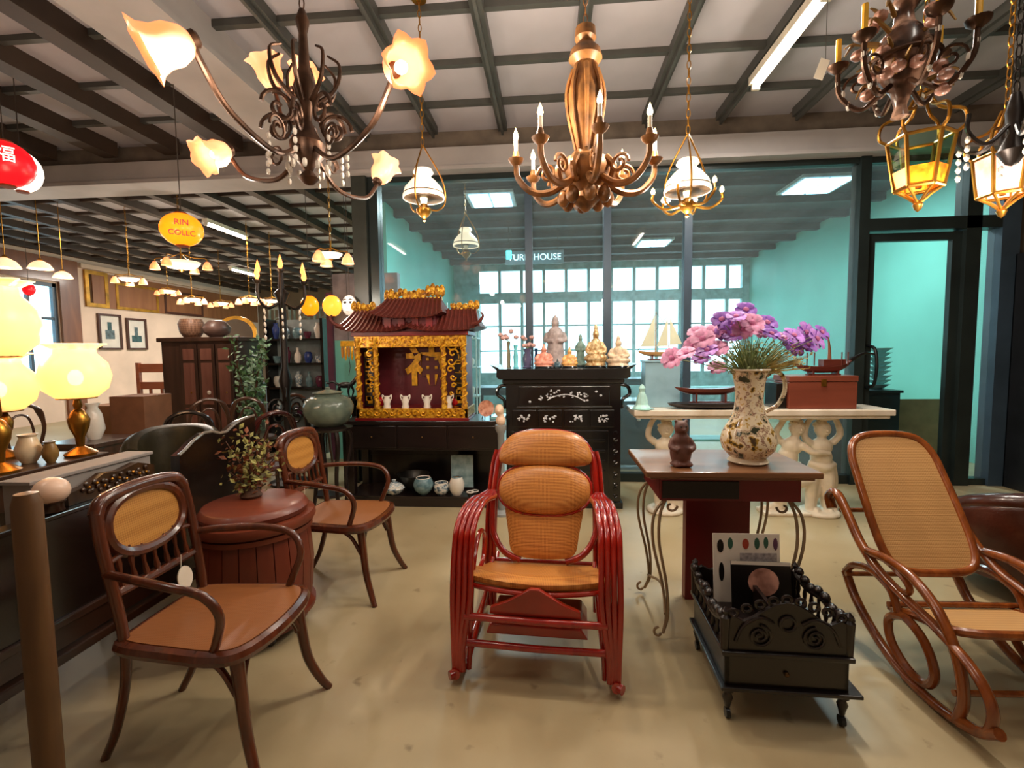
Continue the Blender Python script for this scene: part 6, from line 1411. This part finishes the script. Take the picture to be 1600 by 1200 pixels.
# ---- dark tall cabinet
m_cab=wood('hall_cabinet_wood','2c1c14','4e3226',0.35,2.5); 
p=at_y(312,640,6.3)
CX0=at_y(253,560,6.3)[0]; CX1=at_y(373,560,6.3)[0]; ztop=at_y(312,527,6.3)[2]
t=thing('hall_cabinet','tall dark wooden cabinet with three panelled doors in the far hall','cabinet',((CX0+CX1)/2,6.5,0))
w=(CX1-CX0)/2
MB().bx(-w,w,-0.2,0.35,0.08,ztop-0.06).build('body',m_cab,t,0,0.005); MB().bx(-w-.04,w+.04,-0.24,0.38,ztop-0.06,ztop).build('cornice',m_cab,t,0,0.01); MB().bx(-w-.02,w+.02,-0.22,0.36,0,0.08).build('plinth',m_cab,t,0,0.006)
m_cpan=wood('cabinet_panel_rose','6a3e34','8a5c4e',0.35,3)
for k in range(3):
    x0=-w+0.30+(2*w-0.36)*k/3; x1=x0+(2*w-0.36)/3-0.02; d=MB().bx(x0,x1,-0.225,-0.2,0.12,ztop-0.1).build('door',m_cab,t,0,0.004)
    MB().bx(x0+.04,x1-.04,-0.232,-0.222,ztop-0.32,ztop-0.16).build('upper_panel',m_cpan,d,0,0.003); MB().bx(x0+.04,x1-.04,-0.232,-0.222,0.75,ztop-0.36).build('panel',m_cpan,d,0,0.003)
    MB().bx(x0+.04,x1-.04,-0.232,-0.222,0.18,0.70).build('panel',m_cpan,d,0,0.003)
    MB().ell(((x0+x1)/2+0.03,-0.245,0.92),(0.03,0.012,0.03) if k==1 else 0.012,6,5).build('handle',m_crys if k==1 else m_brass,d)
xc=(CX0+CX1)/2
pot('woven_basket','round brown woven basket on top of the dark hall cabinet',(xc-w*0.45,6.5,ztop),[(0.10,0),(0.15,0.08),(0.17,0.2),(0.14,0.27)],weave('basket_weave','6a4a38','8e6a54',60),None,'basket',None)
pot('dark_urn','low brown urn on top of the dark hall cabinet',(xc+w*0.25,6.48,ztop),[(0.09,0),(0.16,0.06),(0.18,0.14),(0.12,0.22),(0.10,0.24)],plain('urn_brown','5e463e',0.4),None,'urn',None)
# ---- seats and tables of the hall
def hall_chair(label,loc,rz,mat,group=None,round_back=True):
    t=thing('hall_chair',label,'chair',loc,rz,group)
    MB().lathe([(0,0.43),(0.21,0.43),(0.22,0.45),(0.20,0.47),(0,0.475)],20).build('seat',mat,t)
    for sx in (-1,1):
        MB().tube([(sx*0.16,-0.15,0.43),(sx*0.18,-0.19,0)],[0.02,0.015],8).build('leg',mat,t)
        MB().tube(cr([(sx*0.16,0.20,0),(sx*0.16,0.16,0.44),(sx*0.19,0.20,0.7),(sx*0.12,0.24,0.9)],4),0.018,8).build('leg',mat,t)
    MB().tube(cr([(-0.19,0.20,0.70),(-0.15,0.235,0.88),(0,0.25,0.95),(0.15,0.235,0.88),(0.19,0.20,0.70)],5),0.02,8).build('back_hoop',mat,t)
    MB().tube(cr([(-0.08,0.18,0.47),(-0.10,0.21,0.65),(-0.05,0.235,0.82),(0.05,0.235,0.82),(0.10,0.21,0.65),(0.08,0.18,0.47)],5),0.012,8).build('back_loop',mat,t)
m_dkred=wood('dark_red_chair','2a0d0c','4e1c18',0.25,4,coat=0.5)
p=at_z(425,760,0); hall_chair('dark red hoop-backed chair behind the second armchair',(-2.55,4.0,0),-2.2,m_dkred)
hall_chair('black hoop-backed chair next to the celadon jar stand',(-3.30,4.10,0),-2.6,wood('black_chair','0f0b0a','241815',0.25,4,coat=0.5))
# dark green tub sofa
m_gsofa=plain('dark_olive_leather','2e2a1c',0.35,var=0.2,bump=0.1)
p=at_y(258,700,3.35); t=thing('olive_tub_chair','round-backed dark olive leather tub chair behind the settee','chair',(p[0]-0.02,3.45,0),0.5)
arc_shell(0.31,0.09,0.12,0.86,math.radians(-20),math.radians(200),20,0).build('back_shell',m_gsofa,t,50); MB().lathe([(0.0,0.25),(0.21,0.25),(0.215,0.32),(0.2,0.42),(0,0.43)],20).build('seat_cushion',m_gsofa,t,50)
for a in (0.6,2.5,3.9,5.5): MB().cyl((0.22*math.cos(a),0.22*math.sin(a),0.26),(0.23*math.cos(a),0.23*math.sin(a),0),0.02,8).build('leg',m_blk,t)
# red-brown wooden bench with boxes
m_rb=wood('russet_bench','7a3c24','a05c3c',0.4,3,axis=0)
p0=at_y(160,600,6.0); p1=at_y(245,600,6.0)
t=thing('russet_bench','russet wooden bench with slatted back in front of the pictures','bench',((p0[0]+p1[0])/2-0.5,7.6,0)); wv=1.1
MB().bx(-wv,wv,-0.25,0.25,0.42,0.46).build('seat',m_rb,t,0,0.004); MB().bx(-wv,wv,0.22,0.26,1.15,1.30).build('top_rail',m_rb,t,0,0.004); MB().bx(-wv,wv,0.22,0.26,0.85,0.98).build('back_rail',m_rb,t,0,0.004)
for x in (-wv+.05,wv-.05):
    MB().bx(x-.03,x+.03,0.2,0.26,0,1.32).build('leg',m_rb,t,0); MB().bx(x-.03,x+.03,-.24,-.18,0,0.65).build('leg',m_rb,t,0); MB().bx(x-.035,x+.035,-.25,.22,0.63,0.67).build('armrest',m_rb,t,0)
for k in range(9): x=-wv+0.25+(2*wv-.5)*k/8; MB().bx(x-.02,x+.02,0.225,0.255,0.46,0.86).build('slat',m_rb,t,0)
def carton(label,px,py,Y,w,h,d,mat,z=None,rz=0.0):
    p=at_y(px,py,Y); t=thing('cardboard_box',label,'box',(p[0],Y,0 if z is None else z),rz)
    MB().bx(-w/2,w/2,-d/2,d/2,0,h).build('carton',mat,t,0,0.004); MB().bx(-w/2,w/2,-0.025,0.025,h,h+0.002).build('tape',m_tag,t,0)
    for s in (-1,1): MB().box((0,s*d*0.25,h+0.002),(w,d*0.48,0.004)).build('flap',mat,t,0)
m_cb=plain('russet_carton','9a6a44',0.7,var=0.08); m_cb2=plain('brown_carton','86583c',0.7,var=0.08)
carton('large brown cardboard box below the dark hall cabinet side',222,640,5.2,0.42,0.98,0.4,m_cb2)
carton('russet cardboard box next to the large brown one',180,640,5.5,0.40,0.84,0.4,m_cb)
# leafy plant
m_leafg=plain('deep_leaf_green','4a6a3e',0.6,var=0.35,scale=20); m_leafp=plain('pale_leaf_green','9ab89a',0.6,var=0.3,scale=20)
p=at_y(392,640,6.0); t=thing('potted_plant','tall leafy green plant in a dark pot beside the hall cabinet','plant',(p[0],6.0,0))
MB().shell([(0.13,0),(0.17,0.15),(0.19,0.32)],18,(0,0,0),0.01).lathe([(0.13,0),(0.17,0.28),(0.0,0.29)],16).build('pot',m_blk,t)
rn=random.Random(21); lv=[MB(),MB()]
for k in range(7):
    a=rn.uniform(0,2*PI); e=(0.18*math.cos(a),0.18*math.sin(a),rn.uniform(1.2,1.75)); pp=cr([(0,0,0.28),(e[0]*0.3,e[1]*0.3,0.8),e],5); MB().tube(pp,0.008,6).build('stem',m_stem,t)
    for q in pp[2:]:
        for j in range(9): leaf(lv[rn.random()<0.45],(q[0]+rn.uniform(-.1,.1),q[1]+rn.uniform(-.1,.1),q[2]+rn.uniform(-.08,.08)),rn.uniform(.06,.11),rn)
for m_,l in zip((m_leafg,m_leafp),lv): l.build('foliage',m_,t,0)['kind']='stuff'
# iron candelabrum
p=at_y(455,620,5.1); zt=at_y(455,460,5.1)[2]
t=thing('iron_candelabrum','tall dark iron floor candelabrum with orange flame bulbs','candelabrum',(p[0],5.0,0))
MB().lathe([(0.20,0),(0.21,0.03),(0.10,0.06),(0.05,0.12),(0.035,0.3),(0.06,0.45),(0.035,0.6),(0.04,1.0),(0.07,1.15),(0.035,1.3),(0.04,zt-0.1),(0.08,zt),(0.03,zt+0.05),(0.02,zt+0.4)],16).build('column',m_iron2,t)
m_flame=glow('orange_flame_bulb','ff9a4a',2.2)
for k in range(6):
    a=2*PI*k/6; c,s=math.cos(a),math.sin(a); zz=zt+0.08+0.10*(k%2)
    MB().tube(cr([(0.03*c,0.03*s,zt-0.1),(0.16*c,0.16*s,zt-0.16),(0.26*c,0.26*s,zt-0.06),(0.26*c,0.26*s,zz)],5),0.012,7).build('arm',m_iron2,t)
    MB().lathe([(0.012,0),(0.035,0.02),(0.04,0.04),(0.012,0.045)],10,(0.26*c,0.26*s,zz)).build('candle_cup',m_iron2,t)
    MB().lathe([(0.012,0.045),(0.028,0.08),(0.022,0.12),(0.002,0.19)],9,(0.26*c,0.26*s,zz)).build('bulb',m_flame,t)
    MB().tube(spiral((0,0),0.10,0.02,0,9,22,'xz',0),0.010,5).xf(Matrix.Rotation(a,4,'Z')@Matrix.Translation((0.11,0,0.75+0.12*(k%3)))).build('scroll',m_iron2,t)
    for j in range(5): MB().ell((0.20*c,0.20*s,zt-0.2-0.07*j),(0.012,0.012,0.026),6,5).build('crystal_drop',m_crys,t)
lamp((p[0],4.62,zt+0.1),6,(1,0.6,0.3))
# porcelain shelf
p=at_y(462,560,6.6); t=thing('porcelain_shelf','open dark shelf crowded with blue and white porcelain','shelf',(p[0],6.7,0)); SX=0.42
for s in (-1,1): MB().bx(s*SX-.02,s*SX+.02,-.14,.14,0,1.95).build('side',m_blk,t,0)
MB().bx(-SX,SX,0.12,0.14,0,1.95).build('back',plain('shelf_back_grey','8a9494',0.6),t,0)
zs=(0.1,0.55,0.95,1.3,1.65)
for z in zs: MB().bx(-SX,SX,-.14,.13,z-.015,z+.015).build('shelf',m_blk,t,0)
forms=[('bottle',[(0.03,0),(0.05,0.05),(0.045,0.12),(0.016,0.17),(0.022,0.22)]),('jar',[(0.035,0),(0.06,0.06),(0.055,0.13),(0.035,0.16)]),('cup',[(0.03,0),(0.05,0.05),(0.055,0.10)]),('vase',[(0.03,0),(0.045,0.08),(0.055,0.15),(0.025,0.20),(0.035,0.23)])]
m_bws=[m_bw,m_wh,m_bw2,plain('cobalt_glaze','2e3e7a',0.15),plain('plum_glaze','5e2a3e',0.2)]
cn=['blue and white','plain white','grey-blue','cobalt','plum']; rown=['second lowest','middle','upper middle','topmost']
for r_,z in enumerate(zs[1:]):
    for k in range(5):
        fm_,pf=forms[(k+r_)%4]; ci=(k*2+r_)%5
        pot('porcelain_'+fm_,cn[ci]+' porcelain '+fm_+' on the '+rown[r_]+' board of the crowded shelf',(p[0]-0.32+0.16*k,6.66,z+0.015),pf,m_bws[ci],None,fm_,'porcelain on the crowded shelf')
# mask, charm and animal by the turquoise wall end
p=at_y(548,478,5.05); t=thing('white_mask','white painted face mask with dark eyes hanging on the partition post side','mask',(p[0],5.02,p[2]))
mb=MB().ell((0,0,0),(0.085,0.05,0.115),18,12).ell((0,-0.05,-0.01),(0.015,0.018,0.03),8,6).ell((0,-0.042,-0.055),(0.032,0.012,0.010),8,6); remesh(mb.build('face',plain('mask_white','d8d4d0',0.5,var=0.04),t),0.008,2)
for s in (-1,1): MB().ell((s*0.03,-0.045,0.03),(0.02,0.01,0.013),8,6).build('eye',m_blk,t); MB().tube(cr([(s*0.012,-0.05,0.055),(s*0.03,-0.05,0.066),(s*0.05,-0.042,0.055)],4),0.004,5).build('brow',m_blk,t)
MB().cyl((0,0,0.11),(0,0,3.34-p[2]),0.003,5).build('cord',m_rope,t)
p=at_y(545,548,5.6); t=thing('golden_charm','golden tasselled good luck charm hanging before the turquoise wall','charm',(p[0],5.6,p[2]))
MB().bx(-0.10,0.10,-0.01,0.01,0.05,0.12).build('crossbar',m_goldp,t,0,0.004)
for k in range(5): MB().lathe([(0.004,0.06),(0.018,0.03),(0.014,-0.06-0.03*(k%2)),(0.004,-0.09-0.03*(k%2))],8,(-0.08+0.04*k,0,0)).build('tassel',m_goldp if k%2 else m_orl and plain('amber_silk','c8801e',0.6),t)
MB().tube(cr([(0.0,0,-0.09),(0.01,0,-0.2),(-0.01,0,-0.3)],4),0.004,5).build('cord_tail',m_rope,t); MB().cyl((0,0,0.12),(0,0,3.80-p[2]),0.003,5).build('cord',m_rope,t)
p=at_y(540,620,4.75)
thru_table('small black side table behind the celadon jar',(p[0]-0.24,4.95,0),0.50,0.35,p[2]-0.02,m_blk)
t=thing('black_animal_statue','small black prancing animal statue on the black side table','statue',(p[0]-0.08,4.93,p[2]-0.02),0.2)
mb=MB().ell((0,0,0.13),(0.085,0.035,0.035)).tube(cr([(0.07,0,0.14),(0.11,0,0.19),(0.13,0,0.22)],4),[0.026,0.018],8).ell((0.15,0,0.225),(0.035,0.016,0.018)).tube(cr([(-0.08,0,0.14),(-0.13,0,0.17),(-0.18,0,0.15),(-0.20,0,0.17)],4),[0.016,0.006],7)
for x,dx in ((0.06,0.02),(0.045,-0.01),(-0.055,-0.02),(-0.07,0.01)):
    mb.tube(cr([(x,0.018*(1 if dx>0 else -1),0.12),(x+dx,0.02*(1 if dx>0 else -1),0.065),(x+dx*0.3,0.02*(1 if dx>0 else -1),0.006)],4),[0.016,0.009],7)
remesh(mb.build('body',plain('ebony_black','0c0b0c',0.3),t),0.005,2)
MB().bx(-0.10,0.10,-0.04,0.04,0,0.008).build('base',m_blk,t,0)


# ---- more of the crowded hall
bowl_chandelier('small bowl chandelier with amber shades deep in the hall beyond the basket',345,474,10.0,0.15,4,8)
bowl_chandelier('small bowl chandelier with amber shades deep in the hall by the picture panels',262,455,10.5,0.16,4,8)
bowl_chandelier('small bowl chandelier with amber shades just past the iron candelabrum',425,470,9.0,0.13,3,6)
m_ch2=wood('walnut_chair','2e1a10','5a3826',0.3,4,coat=0.4)
for i,(px,py,Y,rz,lb) in enumerate([(287,690,5.0,-2.4,'walnut hoop-backed chair in front of the dark hall cabinet'),(352,690,5.3,-2.9,'walnut hoop-backed chair between the hall cabinet and the green plant'),(158,680,5.0,-2.0,'walnut hoop-backed chair beside the cardboard boxes'),(425,690,5.9,-3.3,'walnut hoop-backed chair behind the iron candelabrum')]):
    hall_chair(lb,((-4.0,5.2,0),(-3.5,5.35,0),(-5.75,4.6,0),(-3.05,5.75,0))[i],rz,m_ch2)
# carved screen of pierced panels
m_scr=plain('weathered_grey_wood','7c8478',0.7,var=0.2,scale=8)
q=at_y(412,560,6.35); t=thing('pierced_screen','weathered grey pierced folding screen behind the iron candelabrum','screen',(q[0],7.4,0))
for k in range(3):
    x0=-0.55+0.38*k; yy=0.06*(k%2)
    f=MB().bx(x0,x0+.03,yy,yy+.03,0,2.2).bx(x0+.34,x0+.37,yy,yy+.03,0,2.2).bx(x0,x0+.37,yy,yy+.03,2.16,2.2).bx(x0,x0+.37,yy,yy+.03,0.06,0.1).bx(x0,x0+.37,yy,yy+.03,1.1,1.14).build('panel_frame',m_scr,t,0)
    for z in (0.35,0.62,0.88,1.38,1.66,1.93):
        MB().tube([(x0+.185+.12*math.cos(a),yy+.015,z+.11*math.sin(a)) for a in [2*PI*i/14 for i in range(14)]],0.012,5,True).build('fret_ring',m_scr,f)
    for xx in (0.10,0.185,0.27): MB().bx(x0+xx-.008,x0+xx+.008,yy+.008,yy+.022,0.1,2.16).build('fret_bar',m_scr,f,0)
# carved dark console with mirror at the end wall
q=at_y(345,560,9.0); t=thing('mirror_console','dark console table with tall arched mirror beyond the hall cabinet','console',(q[0],9.4,0))
MB().bx(-0.6,0.6,-0.2,0.2,0.82,0.86).build('tabletop',m_cab,t,0,0.005)
for x in (-0.55,0.55):
    for y in (-0.16,0.16): MB().bx(x-.03,x+.03,y-.03,y+.03,0,0.82).build('leg',m_cab,t,0)
MB().prism([(-0.45,0.86),(-0.45,1.9)]+[(0.45*math.cos(PI-PI*i/12),1.9+0.35*math.sin(PI*i/12)) for i in range(1,12)]+[(0.45,1.9),(0.45,0.86)],0.10,0.14,'xz').build('mirror_frame',m_gframe,t,30)
MB().prism([(-0.38,0.92),(-0.38,1.88)]+[(0.38*math.cos(PI-PI*i/12),1.88+0.3*math.sin(PI*i/12)) for i in range(1,12)]+[(0.38,1.88),(0.38,0.92)],0.092,0.10,'xz').build('mirror_glass',plain('mirror_silver','c8c8c8',0.03,1.0,var=0.0),t,30)
# low dark table with a vase near the celadon jar
thru_table('low walnut table standing in the hall between the walnut chairs',(-4.55,4.35,0),0.55,0.55,0.62,m_ch2)
pot('table_vase','tall white vase on the low walnut hall table',(-4.55,4.35,0.62),[(0.05,0),(0.09,0.1),(0.07,0.25),(0.04,0.32),(0.06,0.36)],m_wh,None,'vase',None)
# small objects on the floor around the second armchair
t=thing('dark_floor_jar','small black jar standing on the floor under the second armchair row','jar',(-1.95,3.15,0)); MB().lathe([(0.06,0),(0.10,0.06),(0.11,0.13),(0.07,0.2),(0.06,0.22),(0.0,0.222)],18).build('body',m_blk,t); MB().lathe([(0.065,0.222),(0.04,0.245),(0.0,0.255)],16).build('lid',m_blk,t)
